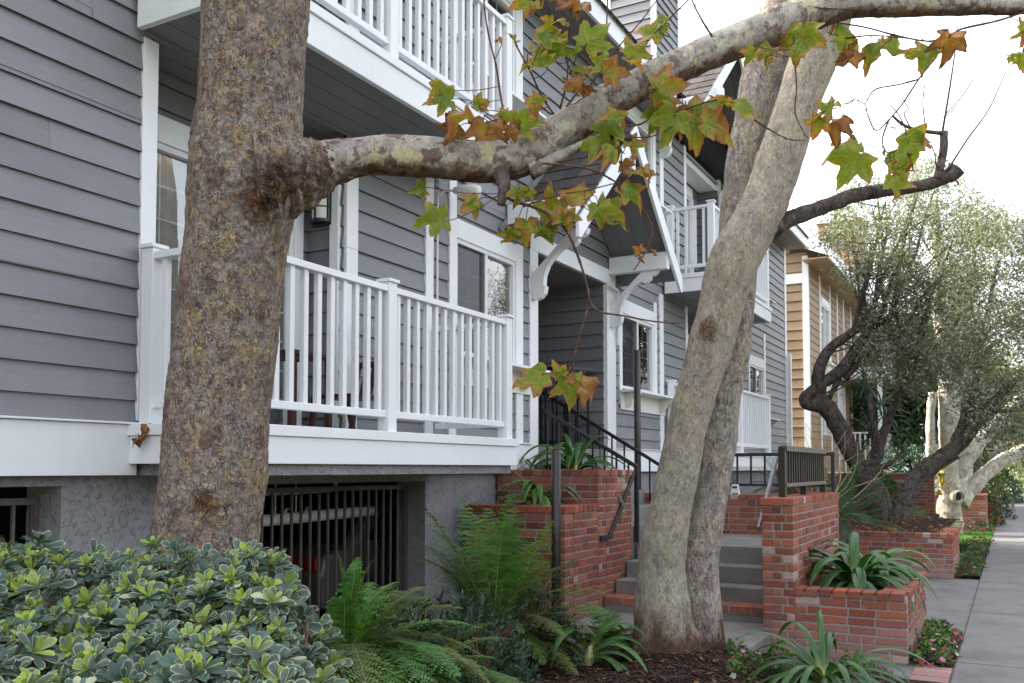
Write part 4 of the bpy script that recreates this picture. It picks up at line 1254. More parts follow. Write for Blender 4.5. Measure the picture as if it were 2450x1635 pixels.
def br_disp(q, r):
    fl = math.exp(-(q - at(700, 400, 3.88)).length_squared / .01)
    return noise.noise(q * 6) * .007 + max(0, fbm(q, 30, 3)) * .004 + fl * (.012 + max(0, fbm(q, 26, 3)) * .02) + knob(q, r, at(1790, 20, 4.05), .05, .018) + knob(q, r, at(1215, 400, 3.95), .05, .008)
b = MB(); b.tube(bp[:74], [q * (1.06 - .11 * max(0, (k - 46) / 26)) for k, q in enumerate(brd[:74])], 90, disp=lambda q, r: br_disp(q, r) + max(0, fbm(V((q.x, q.y, q.z)), 30, 3)) * .012); link('branch_collar', b, M['bark1'], tree1, smooth=True)
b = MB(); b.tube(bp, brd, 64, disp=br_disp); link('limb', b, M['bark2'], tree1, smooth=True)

TW = [  # twigs: (radius px start, radius px end, depth, points)
    (6, 3, 3.95, [(1168, 330), (1160, 290), (1150, 230), (1138, 150), (1122, 85), (1112, 20), (1108, -60)]),
    (7.5, 3.6, 3.88, [(1150, 445), (1180, 462), (1235, 480), (1290, 515), (1325, 585), (1345, 650), (1352, 690), (1338, 745), (1322, 800), (1315, 845)]),
    (5, 3, 3.86, [(1350, 688), (1375, 715), (1430, 725), (1500, 738), (1560, 742)]),
    (5, 3, 3.9, [(1245, 375), (1300, 380), (1350, 388), (1400, 410), (1440, 440), (1475, 480), (1498, 530), (1480, 580), (1455, 620)]),
    (4, 2, 3.86, [(1200, 475), (1270, 450), (1340, 438), (1400, 424), (1430, 416)]),
    (4, 2, 3.93, [(1250, 400), (1270, 440), (1280, 470), (1300, 490)]),
    (5, 3, 3.95, [(1270, 262), (1240, 215), (1220, 170), (1190, 115), (1180, 95)]),
    (5, 3, 3.97, [(1285, 250), (1300, 190), (1303, 130), (1298, 90)]),
    (4, 3, 3.97, [(1300, 245), (1330, 200), (1310, 165), (1290, 110), (1285, 70), (1330, 40)]),
    (5, 3, 4.0, [(1390, 190), (1388, 140), (1392, 60), (1395, -20)]),
    (4, 3, 3.99, [(1400, 178), (1440, 140), (1500, 80), (1560, 20), (1610, -30)]),
    (4, 2, 4.0, [(1345, 215), (1370, 170), (1400, 130), (1470, 50), (1500, 10), (1530, -20)]),
    (5, 3, 4.0, [(1635, 85), (1610, 45), (1590, 5), (1580, -30)]),
    (5, 3, 3.95, [(1440, 290), (1470, 285), (1500, 270), (1560, 255), (1620, 235), (1660, 228)]),
    (4, 2, 3.93, [(1430, 300), (1450, 315), (1500, 312), (1545, 290), (1600, 262)]),
    (4, 2, 4.05, [(1822, 80), (1824, 140), (1828, 200), (1825, 260), (1845, 305), (1855, 318)]),
    (4, 2, 4.05, [(1730, 275), (1770, 300), (1810, 320), (1850, 322)]),
    (5, 3, 4.2, [(2350, 28), (2290, 48), (2210, 66), (2180, 80), (2130, 95), (2050, 80), (1980, 62), (1900, 50)]),
    (4, 2, 4.15, [(2150, 130), (2110, 180), (2070, 240), (2040, 275), (2010, 300), (1990, 260), (1985, 240), (1960, 228)]),
    (4, 2, 4.15, [(2110, 182), (2060, 195), (2010, 205), (1990, 230), (1985, 240)]),
    (4, 2, 4.15, [(2040, 275), (2025, 320), (2035, 350), (2060, 345)]),
    (4, 2, 4.15, [(1940, 88), (2000, 82), (2080, 88), (2140, 98)]),
    (4, 2, 4.2, [(2340, 40), (2345, 90), (2350, 120)]),
    (4, 2, 4.1, [(1850, 15), (1900, 20), (1990, 22)]),
]
TWP = []
for r0, r1, d, pts in TW:
    P = [(at(u, v, d + random.uniform(-.03, .03)), (r0 + (r1 - r0) * i / (len(pts) - 1)) * SC / 2 * d / F) for i, (u, v) in enumerate(pts)]
    sp, sr = spline(P, 5); TWP += sp
    b = MB(); b.tube(sp, [q * random.uniform(.92, 1.2) for q in sr], 7)
    for i in range(3, len(sp) - 2, 6): b.tube([sp[i] - rv(.002), sp[i] + rv(.004)], sr[i] * 1.5, 6)
    link('twig', b, M['twig'], tree1, smooth=True)
b = MB(); b.tube([at(1150, 395, 3.9), at(1158, 430, 3.84), at(1150, 470, 3.82)], [.035, .026, .014], 14, disp=lambda q, r: fbm(q, 40, 3) * .006)
link('knot', b, M['bark4'], tree1, smooth=True)
b = MB(); b.tube([at(1405, 300, 3.95), at(1418, 322, 3.9), at(1450, 316, 3.88)], [.03, .024, .012], 12, disp=lambda q, r: fbm(q, 40, 3) * .005)
link('knot', b, M['bark4'], tree1, smooth=True)
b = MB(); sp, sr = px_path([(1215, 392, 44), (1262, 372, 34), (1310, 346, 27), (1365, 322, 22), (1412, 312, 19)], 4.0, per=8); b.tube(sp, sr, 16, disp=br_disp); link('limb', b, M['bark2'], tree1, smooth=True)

# leaves: u, v, span px, tip angle (deg, 0 = right, 90 = up), brown, facing tilt
LV = [(1030, 228, 82, 170, .2, .2), (1092, 236, 42, 20, .4, .3), (1075, 285, 110, 195, .75, .5), (1110, 292, 95, 265, .7, .3), (1162, 262, 50, 250, .55, .2), (1195, 292, 80, 20, .25, .3),
      (1150, 285, 60, 280, .85, .5), (1250, 96, 72, 60, .3, .3), (1242, 142, 78, 175, .3, .2), (1290, 112, 76, 160, .15, .4), (1308, 22, 85, 95, .95, .6), (1350, 98, 84, 55, .2, .2), (1212, 2, 62, 190, .5, .3), (1392, 140, 70, 200, .3, .2), (1452, 128, 78, 60, .35, .3),
      (1245, 235, 62, 230, .55, .3), (1318, 205, 50, 80, .9, .6), (1512, 74, 78, 140, .3, .2), (1402, 280, 92, 235, .15, .2), (1372, 325, 82, 240, .2, .3), (1440, 322, 84, 300, .3, .2), (1405, 345, 70, 200, .25, .4), (1512, 205, 84, 20, .6, .4), (1500, 258, 66, 260, .3, .5),
      (1592, 268, 150, -18, .42, .2), (1690, 242, 96, 5, .35, .2), (1548, 268, 90, 240, .3, .3), (1540, 225, 78, 200, .35, .3), (1645, 252, 70, 150, .6, .6), (1092, 464, 64, 200, .45, .2), (1190, 436, 56, 265, .3, .3), (1014, 508, 84, 178, .2, .3), (1207, 512, 78, 265, .4, .2), (1246, 522, 62, 275, .2, .6),
      (1272, 488, 84, 100, .3, .3), (1298, 492, 62, 285, .3, .5), (1330, 466, 84, 130, .75, .2), (1382, 480, 98, -20, .25, .2), (1432, 440, 78, 330, .35, .2), (1452, 402, 66, 15, .45, .4), (1430, 375, 50, 300, .6, .4), (970, 434, 44, 190, .2, .8), (1242, 860, 84, 178, .3, .3), (1306, 872, 100, 285, .4, .2), (1340, 888, 80, 330, .9, .6), (1286, 858, 50, 120, .4, .5), (1470, 572, 40, 260, .95, .8),
      (1845, 70, 98, 255, .35, .2), (1925, 82, 90, -10, .1, .3), (1885, 10, 84, 20, .45, .6), (1990, 12, 70, 30, .9, .8), (1765, 114, 62, 200, .35, .3), (1730, 122, 50, 220, .45, .3), (1955, 118, 70, 230, .85, .6), (2035, 108, 110, 5, .35, .4), (2020, 112, 80, 215, .35, .6), (2135, 118, 84, 240, .35, .4), (2178, 88, 80, 265, .95, .8), (1912, 250, 80, 195, .3, .6), (1926, 282, 66, 240, .9, .7),
      (1955, 336, 112, 185, .12, .4), (1968, 362, 92, 230, .2, .4), (2030, 372, 84, 300, .25, .4), (2084, 322, 112, 300, .2, .3), (2075, 372, 60, 280, .8, .6), (2050, 412, 62, 275, .3, .3), (2346, 128, 50, 270, .3, .4), (2346, 60, 50, 250, .35, .4), (1180, 95, 40, 120, .5, .4), (1395, 170, 66, 20, .6, .5), (1265, 60, 50, 200, .4, .6), (1560, 300, 40, 300, .5, .6), (1325, 160, 60, 30, .4, .6)]
lm = MB(); pet = MB()
random.seed(41)
for u, v, sp_, ang, br, tilt in list(LV):       # smaller curled companions in the clusters
    if random.random() < .62:
        LV.append((u + random.uniform(-34, 34), v + random.uniform(-24, 30), sp_ * random.uniform(.5, .75), ang + random.uniform(-80, 80), min(1.0, br + random.uniform(-.1, .45)), min(1, tilt + random.uniform(.25, .7))))
for u, v, sp_, ang, br, tilt in LV:
    d0 = 3.9 if u < 1500 else (4.02 if u < 1880 else 4.15)
    c = at(u, v, d0 + random.uniform(-.1, .06))
    a = R(ang); t = RT * math.cos(a) + UP * math.sin(a) + FWD * random.uniform(-.5, .5) * (tilt + .3)
    nr = -FWD + RT * random.uniform(-1, 1) * (tilt * 1.7 + .55) + UP * random.uniform(-.5, 1.5) * (tilt * 1.5 + .5)
    t = t + V((0, 0, -.22))
    size = sp_ * SC * 1.08 * random.uniform(.80, 1.05) * d0 / F
    base = c - t.normalized() * size * .3
    stem = syc_leaf(lm, base, t, nr, size, min(1.1, br + random.uniform(-.05, .2)), .5 + .6 * max(0, br - .5) + .35 * tilt, random.uniform(.35, 1.1))
    q = min(TWP, key=lambda w: (w - stem).length)
    if (q - stem).length < .35:
        mid = (q + stem) / 2 + UP * -.01
        pet = MB(); pet.tube(spline([(q, .002), (mid, .002), (stem, .002), (c, .001)], 4)[0], .0019, 5); link('leaf_stalk', pet, M['twig'], tree1, smooth=True)
link('foliage', lm, M['syc'], tree1, smooth=True)

# fallen leaves on the balcony ledge
for i, (u, v, d, ang, lab) in enumerate(((305, 1003, 5.55, 200, 'curled brown leaf caught on the lower balcony ledge corner'),)):
    def onwall(u, v): return at(u, v, 3.765 / ray(u, v).y)
    b = MB(); syc_leaf(b, onwall(345, 990), onwall(288, 1016) - onwall(345, 990), V((.15, -.55, .6)), .17, 1.0, 1.1)
    single('fallen_leaf', b, M['syc'], lab, 'leaf', onwall(318, 1003), smooth=True)

# ------------------------------------------------------------------ twin plane tree by the steps
D2 = 7.25
tree2 = thing('plane_tree', 'pale twin stemmed plane tree leaning right in front of the entry steps', 'tree', (at(1555, 1490, D2).x, at(1555, 1490, D2).y, .1))
fp, fr_ = px_path([(1525, 1580, 180, 7.2), (1526, 1490, 152, 7.2), (1521, 1400, 128, 7.2), (1519, 1276, 106, 7.18), (1546, 1133, 93, 7.15), (1577, 990, 89, 7.12), (1597, 905, 92, 7.1), (1645, 740, 104, 7.05), (1682, 610, 112, 7.0), (1737, 500, 110, 7.0), (1778, 400, 102, 7.0), (1826, 250, 98, 7.0), (1880, 100, 104, 7.0), (1915, 0, 100, 7.0), (1960, -140, 90, 7.0), (2010, -330, 80, 7.0)], 7.2, per=18)
kp, kr = px_path([(1606, 1580, 160, 7.3), (1601, 1490, 122, 7.32), (1600, 1380, 106, 7.34), (1603, 1276, 97, 7.36), (1625, 1133, 93, 7.38), (1649, 990, 84, 7.4), (1660, 918, 80, 7.4), (1682, 780, 82, 7.42), (1694, 620, 90, 7.42), (1706, 450, 96, 7.42), (1732, 280, 98, 7.42), (1768, 120, 102, 7.42), (1795, 0, 98, 7.42), (1830, -180, 88, 7.4), (1850, -350, 80, 7.4)], 7.35, per=18)
def t2disp(q, r):
    p = V((q.x, q.y, q.z * .4))
    base = max(0, .55 - q.z); a = math.atan2(q.y - 6.95, q.x + 2.33)
    fl = base * base * (.22 + .16 * math.sin(a * 5 + 1))
    return noise.noise(q * 2.6) * .016 + max(0, fbm(p, 20, 3)) * .009 + fl + knob(q, r, at(1620, 755, 6.9), .10, .025)
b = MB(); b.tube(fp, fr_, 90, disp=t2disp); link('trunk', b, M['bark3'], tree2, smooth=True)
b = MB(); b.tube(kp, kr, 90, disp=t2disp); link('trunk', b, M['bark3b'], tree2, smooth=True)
lp_, lr_ = px_path([(1735, 545, 60), (1775, 520, 50), (1815, 502, 38), (1880, 478, 34), (1960, 450, 33), (2040, 436, 30), (2100, 430, 27), (2150, 416, 28), (2182, 402, 34), (2196, 388, 40)], 7.0, 6.9, per=10)
b = MB(); b.tube(lp_, lr_, 24, disp=lambda q, r: noise.noise(q * 9) * .008 + fbm(q, 30, 2) * .004); link('limb', b, M['bark4'], tree2, smooth=True)
b = MB(); sp, sr = px_path([(2152, 412, 22), (2160, 375, 18), (2166, 335, 18), (2166, 302, 17)], 6.9, per=6); b.tube(sp, sr, 14, disp=lambda q, r: fbm(q, 30, 2) * .004); link('stub', b, M['bark4'], tree2, smooth=True)
for r0, r1, pts in ((10, 6, [(2160, 306), (2110, 300), (2075, 288), (2050, 268)]), (5, 2, [(2163, 302), (2180, 200), (2190, 130), (2198, 60)]), (5, 2, [(2172, 395), (2220, 320), (2270, 250), (2308, 165)]), (3, 2, [(2172, 260), (2205, 225), (2238, 175)]), (3, 2, [(2125, 300), (2118, 240), (2122, 195)]),
                     (3, 2, [(2075, 288), (2060, 260), (2042, 240)]), (3, 2, [(2090, 295), (2075, 262), (2085, 250), (2070, 225)]), (3, 2, [(2150, 390), (2140, 340), (2108, 318), (2085, 300)]), (3, 1.5, [(2165, 270), (2185, 255), (2200, 240)]), (5, 3, [(2180, 408), (2195, 415), (2200, 425)])):
    P = [(at(u, v, 6.9 + random.uniform(-.05, .05)), (r0 + (r1 - r0) * i / (len(pts) - 1)) * SC / 2 * 6.9 / F) for i, (u, v) in enumerate(pts)]
    sp, sr = spline(P, 5); b = MB(); b.tube(sp, sr, 6); link('twig', b, M['twig'], tree2, smooth=True)

# ------------------------------------------------------------------ variegated hedge
def obov(mb, p, d, n, L, W_, cmid, cedge, cup=.25):
    d = d.normalized(); n = (n - d * n.dot(d)).normalized(); s = d.cross(n)
    prof = [(0, .10), (.25, .42), (.5, .78), (.72, 1.0), (.88, .86), (1.0, .22)]
    vs = []; cs = []
    for f, w in prof:
        for k in (-1, -.72, 0, .72, 1):
            x = k * w * W_ / 2
            z = cup * abs(x) * 1.0 - .18 * L * f * f
            vs.append(p + d * (L * f) + s * x + n * z)
            e = abs(k) == 1 or f == 1.0
            cs.append(cedge if e else cmid)
    fs = [(i * 5 + k, i * 5 + k + 1, (i + 1) * 5 + k + 1, (i + 1) * 5 + k) for i in range(5) for k in range(4)]
    mb.add(vs, fs, cs)


def rosette(mb, c, axis, size, bright):
    ax = axis.normalized(); u = ax.orthogonal().normalized(); w = ax.cross(u)
    n = random.randint(9, 13); g = random.uniform(.75, 1.15)
    for i in range(n):
        a = i * 2.4 + random.uniform(-.2, .2); f = i / (n - 1)
        el = .05 + f * 1.15
        d = (u * math.cos(a) + w * math.sin(a)) * math.cos(el) + ax * math.sin(el)
        L = size * (1.0 - .5 * f) * random.uniform(.8, 1.1)
        if f > .68 and bright: cm, ce = (.24 * g, .34 * g, .05), (.36, .44, .10)
        elif f > .5 and bright: cm, ce = (.15 * g, .23 * g, .07), (.38, .42, .18)
        else:
            k = g * random.uniform(.7, 1.1); cm = (.06 * k, .115 * k, .088 * k); ce = (.40, .42, .28) if random.random() < .68 else cm
            if random.random() < .03: cm = ce
        obov(mb, c + ax * size * .12 * f, d, ax + rv(.2), L, L * random.uniform(.38, .48), cm, ce, random.uniform(.05, .5))


hedge = thing('variegated_shrub', 'bushy grey green shrub with cream edged leaves in the bottom left foreground', 'shrub', (-2.2, 1.9, 0))
hm = MB(); hs = MB()
def htop(u):    # silhouette of the crown (picture rows)
    pts = [(-80, 1225), (20, 1265), (90, 1240), (160, 1280), (280, 1278), (330, 1275), (430, 1258), (520, 1275), (600, 1265), (650, 1295), (690, 1340), (715, 1395), (735, 1430), (752, 1490), (775, 1560), (795, 1640)]
    for (a, b_), (c, d) in zip(pts[:-1], pts[1:]):
        if a <= u <= c: return b_ + (d - b_) * (u - a) / (c - a)
    return 1700
cnt = 0
for i in range(5200):
    u = random.uniform(-120, 800); v = random.uniform(1235, 1800)
    top = htop(u)
    if v < top + 8: continue
    f = (v - top) / (1640 - 1250)
    d = 3.15 - 1.0 * min(1, f * 1.1) + random.uniform(-.1, .25) + .12 * noise.noise(V((u / 90, v / 90, 0)))
    hole = noise.noise(V((u / 75, v / 60, 4.0)))
    if hole < -.28 and f > .12: d += .35
    p = at(u, v, d)
    if f < .08 and random.random() < .35: p += V((0, 0, random.uniform(.0, .05)))
    if p.z < .1: continue
    key = (round(u / 17), round(v / 15))
    ax = V((.25, -.45, .8)) + rv(.55)
    rosette(hm, p, ax, random.uniform(.050, .088), random.random() < (.75 if f < .5 else .5))
    cnt += 1
    if random.random() < .25: hs.tube([p, p + V((random.uniform(-.05, .05), random.uniform(0, .1), -.12)), p + V((random.uniform(-.1, .1), .15, -.3))], [.003, .004, .006], 5)
    if cnt > 1150: break
for i in range(26):
    a = at(random.uniform(-60, 700), random.uniform(1480, 1640), 2.75); hs.tube([V((a.x * .95 - .1, a.y + .2, .05)), (a + V((a.x * .95, a.y, .1))) / 2 + rv(.06), a + V((0, .1, .1))], [.012, .009, .005], 6)
link('foliage', hm, M['hedge'], hedge)
link('branches', hs, M['twig'], hedge, smooth=True)

# ------------------------------------------------------------------ ferns
def frond(mb, p0, d0, L, droop, col, wid=.26, side=None):
    """a bipinnate frond: arching stalk with tapering feathered leaflets"""
    n = 32; p = V(p0); d = V(d0).normalized(); side = V((random.uniform(-1, 1), random.uniform(-1, 1), 0)) * random.uniform(0, 2.2) if side is None else side; L *= random.uniform(.78, 1.05); pts = [p.copy()]; 
    for i in range(n):
        d = (d + V((0, 0, -droop / n)) + (V(side) * (.3 / n) if side is not None else V((0, 0, 0)))).normalized(); p = p + d * (L / n); pts.append(p.copy())
    mb.tube(pts, [.005 * (1 - .75 * i / n) for i in range(n + 1)], 4, col=tuple(c * 1.2 for c in (col[0] * 1.5, col[1], col[2])))
    up = V((0, 0, 1))
    for i in range(4, n):
        f = i / n; t = (pts[i + 1] - pts[i]).normalized(); s = t.cross(up)
        if s.length < .05: s = V((1, 0, 0))
        s.normalize(); nn = s.cross(t)
        w = wid * L * (math.sin(min(1, (f - .06) * 1.9) * math.pi / 2) * (1 - f) ** .75 * 1.25 + .015)
        for sg in (-1, 1):
            q0 = pts[i] + t * random.uniform(-.002, .002)
            dd = (s * sg + t * .45 + nn * .12).normalized(); m = max(4, int(w / .0135)); st = w / m
            k = random.uniform(.6, 1.3); m = max(3, int(m * random.choice((1, 1, 1, 1, .9, .75)))); dd = (dd + rv(.10)).normalized()
            for j in range(m):
                g = j / m; q = q0 + dd * (j * st) - up * (w * random.uniform(.3, .6) * g * g)
                lw = st * .95; ll = (.008 + .030 * w) * (1 - g) ** .6 + .0025
                c = tuple(x * k * (.85 + .4 * g) for x in col)
                e = dd.cross(nn).normalized()
                for s2 in (-1, 1):
                    tip = q + e * s2 * ll + dd * ll * .5 - nn * ll * .15
                    mb.add([q, q + dd * lw, tip + dd * lw * .25, tip - dd * lw * .1], [(0, 1, 2, 3)], c)


def fern(name, label, base, fr, col, group='tree ferns below the balcony'):
    t = thing(name, label, 'fern', base, group); b = MB()
    for (d, L, dr) in fr:
        for k in range(3): frond(b, V(base) + rv(.03), V(d) + rv(.22 * k), L * (1 - .15 * k * random.random()), dr * random.uniform(.85, 1.25), tuple(c * random.uniform(.75, 1.35) for c in col), random.uniform(.27, .36))
    link('fronds', b, M['fern'], t)
    b = MB(); b.tube([V(base) - V((0, 0, .15)), V(base) + V((0, 0, .06))], [.07, .04], 10); link('crown_base', b, M['bark4'], t)
    return t


GN = (.055, .108, .022)
def fd(az, el): return (math.cos(R(az)) * math.cos(R(el)), math.sin(R(az)) * math.cos(R(el)), math.sin(R(el)))
pb = at(1140, 1390, 6.9)
fern('tree_fern', 'tall upright fern in front of the brick planter with fronds leaning over the garage grille', (pb.x, pb.y, .35),
     [(fd(115, 78), 1.15, .5), (fd(140, 70), 1.2, .7), (fd(195, 58), 1.2, .9), (fd(170, 62), 1.25, 1.0), (fd(30, 50), .95, 1.3), (fd(0, 40), .85, 1.3), (fd(-30, 45), .8, 1.5), (fd(210, 40), 1.0, 1.2), (fd(240, 35), .95, 1.3), (fd(265, 40), .8, 1.5), (fd(300, 40), .8, 1.6), (fd(60, 60), 1.0, 1.1), (fd(-10, 30), 1.0, .9), (fd(15, 22), .8, .8), (fd(285, 20), .8, 1.0), (fd(190, 25), .9, 1.0), (fd(100, 85), .9, .6)], GN)
pb = at(790, 1440, 4.55)
fern('tree_fern', 'feathery fern right of the variegated shrub at the bottom left', (pb.x, pb.y, .62),
     [(fd(az, el), L * 1.12, dr) for az, el, L, dr in ((100, 60, .7, 1.3), (70, 50, .75, 1.3), (40, 45, .8, 1.3), (10, 40, .8, 1.4), (-20, 38, .8, 1.5), (-50, 40, .75, 1.6), (-80, 45, .7, 1.6), (130, 45, .8, 1.2), (160, 40, .75, 1.3), (200, 45, .65, 1.4), (240, 45, .6, 1.5), (20, 25, .85, 1.0), (-35, 22, .85, 1.0), (60, 30, .8, 1.0), (-65, 25, .8, 1.2), (0, 65, .6, 1.6), (90, 75, .6, 1.2))], (.068, .125, .03))
pb = at(935, 1490, 4.9)
fern('tree_fern', 'low spreading fern over the mulch at bottom centre left', (pb.x, pb.y, .38),
     [(fd(az, el), L * 1.15, dr) for az, el, L, dr in ((10, 35, .75, 1.2), (-15, 30, .8, 1.1), (40, 35, .7, 1.2), (-45, 32, .7, 1.3), (75, 45, .6, 1.3), (110, 45, .65, 1.3), (-80, 35, .65, 1.3), (150, 40, .65, 1.3), (190, 40, .6, 1.3), (-120, 35, .6, 1.4), (25, 60, .5, 1.6))], (.062, .118, .028))
pb = at(1470, 1470, 7.0)
fern('tree_fern', 'small fern fronds beside the strap leaved plant at the foot of the twin trunk', (pb.x - .42, pb.y + .42, .16), [(fd(az, el), L, dr) for az, el, L, dr in ((-20, 40, .6, 1.5), (-50, 35, .55, 1.5), (20, 45, .6, 1.4), (-80, 45, .5, 1.5), (120, 60, .6, 1.2), (170, 50, .6, 1.3), (-5, 20, .6, .9))], GN)

# ------------------------------------------------------------------ leafy bushes
def lanceleaf(mb, p, d, n, L, W_, col):
    d = d.normalized(); n = n - d * n.dot(d); n = n.normalized() if n.length > 1e-4 else d.orthogonal().normalized(); s = d.cross(n)
    vs = [p, p + d * L * .45 + s * W_ / 2 + n * W_ * .12, p + d * L - n * L * .1, p + d * L * .45 - s * W_ / 2 + n * W_ * .12, p + d * L * .5]
    mb.add(vs, [(0, 1, 4), (1, 2, 4), (2, 3, 4), (3, 0, 4)], col)


def bush(name, label, cat, base, rad, cnt, L, W_, cols, group=None, flowers=None, fcount=0, mat='bush', hemi=True, wood=True, tuft=5):
    t = thing(name, label, cat, base, group); b = MB(); rx, ry, rz = rad; B = V(base)
    fl = MB()
    for i in range(cnt // tuft):
        a = random.uniform(0, 6.283); z = random.uniform(-.1 if hemi else -1, 1); r = math.sqrt(max(0, 1 - z * z))
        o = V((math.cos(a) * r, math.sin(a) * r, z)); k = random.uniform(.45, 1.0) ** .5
        k *= 1 + .30 * noise.noise(V((o.x * 2.1, o.y * 2.1, o.z * 2.1 + base[0])))
        c = B + V((o.x * rx * k, o.y * ry * k, max(0, o.z) * rz * k if hemi else o.z * rz * k + rz))
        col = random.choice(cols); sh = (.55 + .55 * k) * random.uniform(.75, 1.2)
        for j in range(tuft):
            d = o * .8 + rv(.9) + V((0, 0, .3))
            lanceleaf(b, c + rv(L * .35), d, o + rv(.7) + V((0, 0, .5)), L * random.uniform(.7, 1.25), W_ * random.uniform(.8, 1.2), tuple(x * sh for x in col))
        if flowers and fcount and random.random() < fcount:
            flower(fl, c + o * L * .5, o + V((0, 0, .4)), random.uniform(.018, .026) * (L / .04) ** .3, random.choice(flowers))
    link('foliage', b, M[mat], t)
    if wood:
        s_ = MB()
        for i in range(7):
            a = random.uniform(0, 6.28); s_.tube([B, B + V((math.cos(a) * rx * .3, math.sin(a) * ry * .3, rz * .45)), B + V((math.cos(a) * rx * .7, math.sin(a) * ry * .7, rz * .8))], [.012, .009, .004], 5)
        link('branches', s_, M['twig'], t)
    if fl.v: link('flowers', fl, M['petal'], t)
    return t


def flower(mb, c, n, r, col):
    n = V(n).normalized(); u = n.orthogonal().normalized(); w = n.cross(u); ph = random.uniform(0, 1)
    for k in range(5):
        a = ph + k * 1.2566; d = u * math.cos(a) + w * math.sin(a); e = u * -math.sin(a) + w * math.cos(a)
        g = random.uniform(.85, 1.1); cc = tuple(x * g for x in col)
        mb.add([c, c + d * r * .6 + e * r * .45, c + d * r * 1.05 + e * r * .2 + n * r * .1, c + d * r * 1.05 - e * r * .2 + n * r * .1, c + d * r * .6 - e * r * .45], [(0, 1, 2, 3, 4)], cc)


pb = at(1090, 1490, 6.1)
bush('dark_shrub', 'small dark shrub with fine bluish leaves between the ferns', 'shrub', (pb.x, pb.y, .1), (.42, .42, .62), 2400, .055, .016, [(.04, .075, .05), (.055, .095, .065), (.03, .06, .045)])
pb = at(1230, 1420, 6.9)
bush('dark_shrub', 'dense dark shrub under the tall fern against the brick planter', 'shrub', (pb.x - .1, pb.y, .1), (.5, .4, .65), 2200, .05, .015, [(.03, .06, .03), (.045, .08, .03), (.028, .05, .035)])
bush('dark_shrub', 'dark undergrowth below the garage grille', 'shrub', (-4.1, 5.9, .05), (.5, .9, .55), 2200, .06, .018, [(.025, .05, .03), (.035, .06, .035)])

# ------------------------------------------------------------------ strap leaved plants
def strap(mb, p, az, el, L, W_, droop, col, tipcol=None):
    n = 14; d = V(fd(math.degrees(az), math.degrees(el))); q = V(p); vs = []; cs = []; side = V((-math.sin(az), math.cos(az), 0)); tw = random.uniform(-.35, .35)
    yb = V((.30, .33, .12))
    for i in range(n + 1):
        f = i / n; w = W_ * (.55 + .45 * min(1, f * 4)) * (1 - max(0, (f - .62) / .38) ** 1.6) + .0015
        s = (side + V((0, 0, tw * f))).normalized(); nn = s.cross(d).normalized()
        for k in (-1, 0, 1):
            vs.append(q + s * k * w / 2 + nn * (abs(k) * w * .22))
            c = V(col) * (1.0 if k else .8)
            if f < .16: c = yb.lerp(c, f / .16)
            if tipcol and f > .9: c = c.lerp(V(tipcol), (f - .9) * 8)
            cs.append(tuple(c))
        d = (d + V((0, 0, -droop / n * (1 + 1.2 * f)))).normalized(); q = q + d * (L / n)
    mb.add(vs, [(i * 3 + k, i * 3 + k + 1, (i + 1) * 3 + k + 1, (i + 1) * 3 + k) for i in range(n) for k in range(2)], cs)


def strap_plant(label, base, n, L, W_, col, seed, spread=1.0, base_h=.1, fan=None):
    random.seed(seed)
    t = thing('strap_leaf_plant', label, 'plant', base, 'strap leaved plants around the steps'); b = MB()
    for i in range(n):
        f = .93 * i / max(1, n - 1); az = random.uniform(0, 6.283) if fan is None else fan + (random.random() - .5) * 3.6 + (math.pi if i % 2 else 0)
        el = R(72 - 56 * (1 - f) ** .8 * spread + random.uniform(-8, 8)); k = random.uniform(.7, 1.2)
        strap(b, V(base) + V((math.cos(az), math.sin(az), 0)) * .02 + V((0, 0, base_h * f)), az, el, L * random.uniform(.75, 1.1), W_ * random.uniform(.8, 1.15), random.uniform(1.3, 2.4) * (1.1 - .25 * f), tuple(c * k for c in col), (.25, .15, .04) if random.random() < .2 else None)
    link('leaves', b, M['strap'], t, smooth=True)
    b = MB(); b.tube([V(base) - V((0, 0, .05)), V(base) + V((0, 0, base_h + .02))], [.045, .035], 10, col=(.35, .36, .18)); link('stalk_base', b, M['strap'], t, smooth=True)
    return t


SG = (.045, .105, .04)
pb = at(1350, 1505, 6.85)
strap_plant('broad strap leaved plant in the mulch left of the twin trunk', (pb.x, pb.y, gh(pb.x, pb.y)), 17, .60, .072, (.075, .19, .05), 11, 1.0, .12)
pb = at(1892, 1592, 6.05)
strap_plant('strap leaved plant at the bottom right in front of the low planter', (pb.x, pb.y, gh(pb.x, pb.y)), 60, .82, .048, (.035, .10, .024), 5, 1.0, .1)
strap_plant('large glossy strap leaved plant at the front of the low brick planter', (-1.28, 8.85, .5), 70, .80, .085, (.04, .11, .025), 8, 1.1, .12)
strap_plant('second strap leaved plant behind it at the back of the low brick planter', (-1.22, 9.45, .5), 60, .74, .075, (.06, .15, .035), 21, 1.0, .12)
strap_plant('strap leaved plant on the lower tier of the left planter', (-4.18, 8.2, 1.19), 46, .74, .058, (.065, .16, .03), 13, 1.1, .1)
strap_plant('strap leaved plant on the upper tier of the left planter below the railing', (-4.20, 9.1, 1.52), 56, .84, .062, (.05, .13, .03), 14, 1.1, .1)
strap_plant('strap leaved plant nearest the house corner on the upper planter tier', (-4.62, 8.95, 1.52), 20, .42, .036, (.05, .10, .045), 15, 1.0, .08)
random.seed(99)

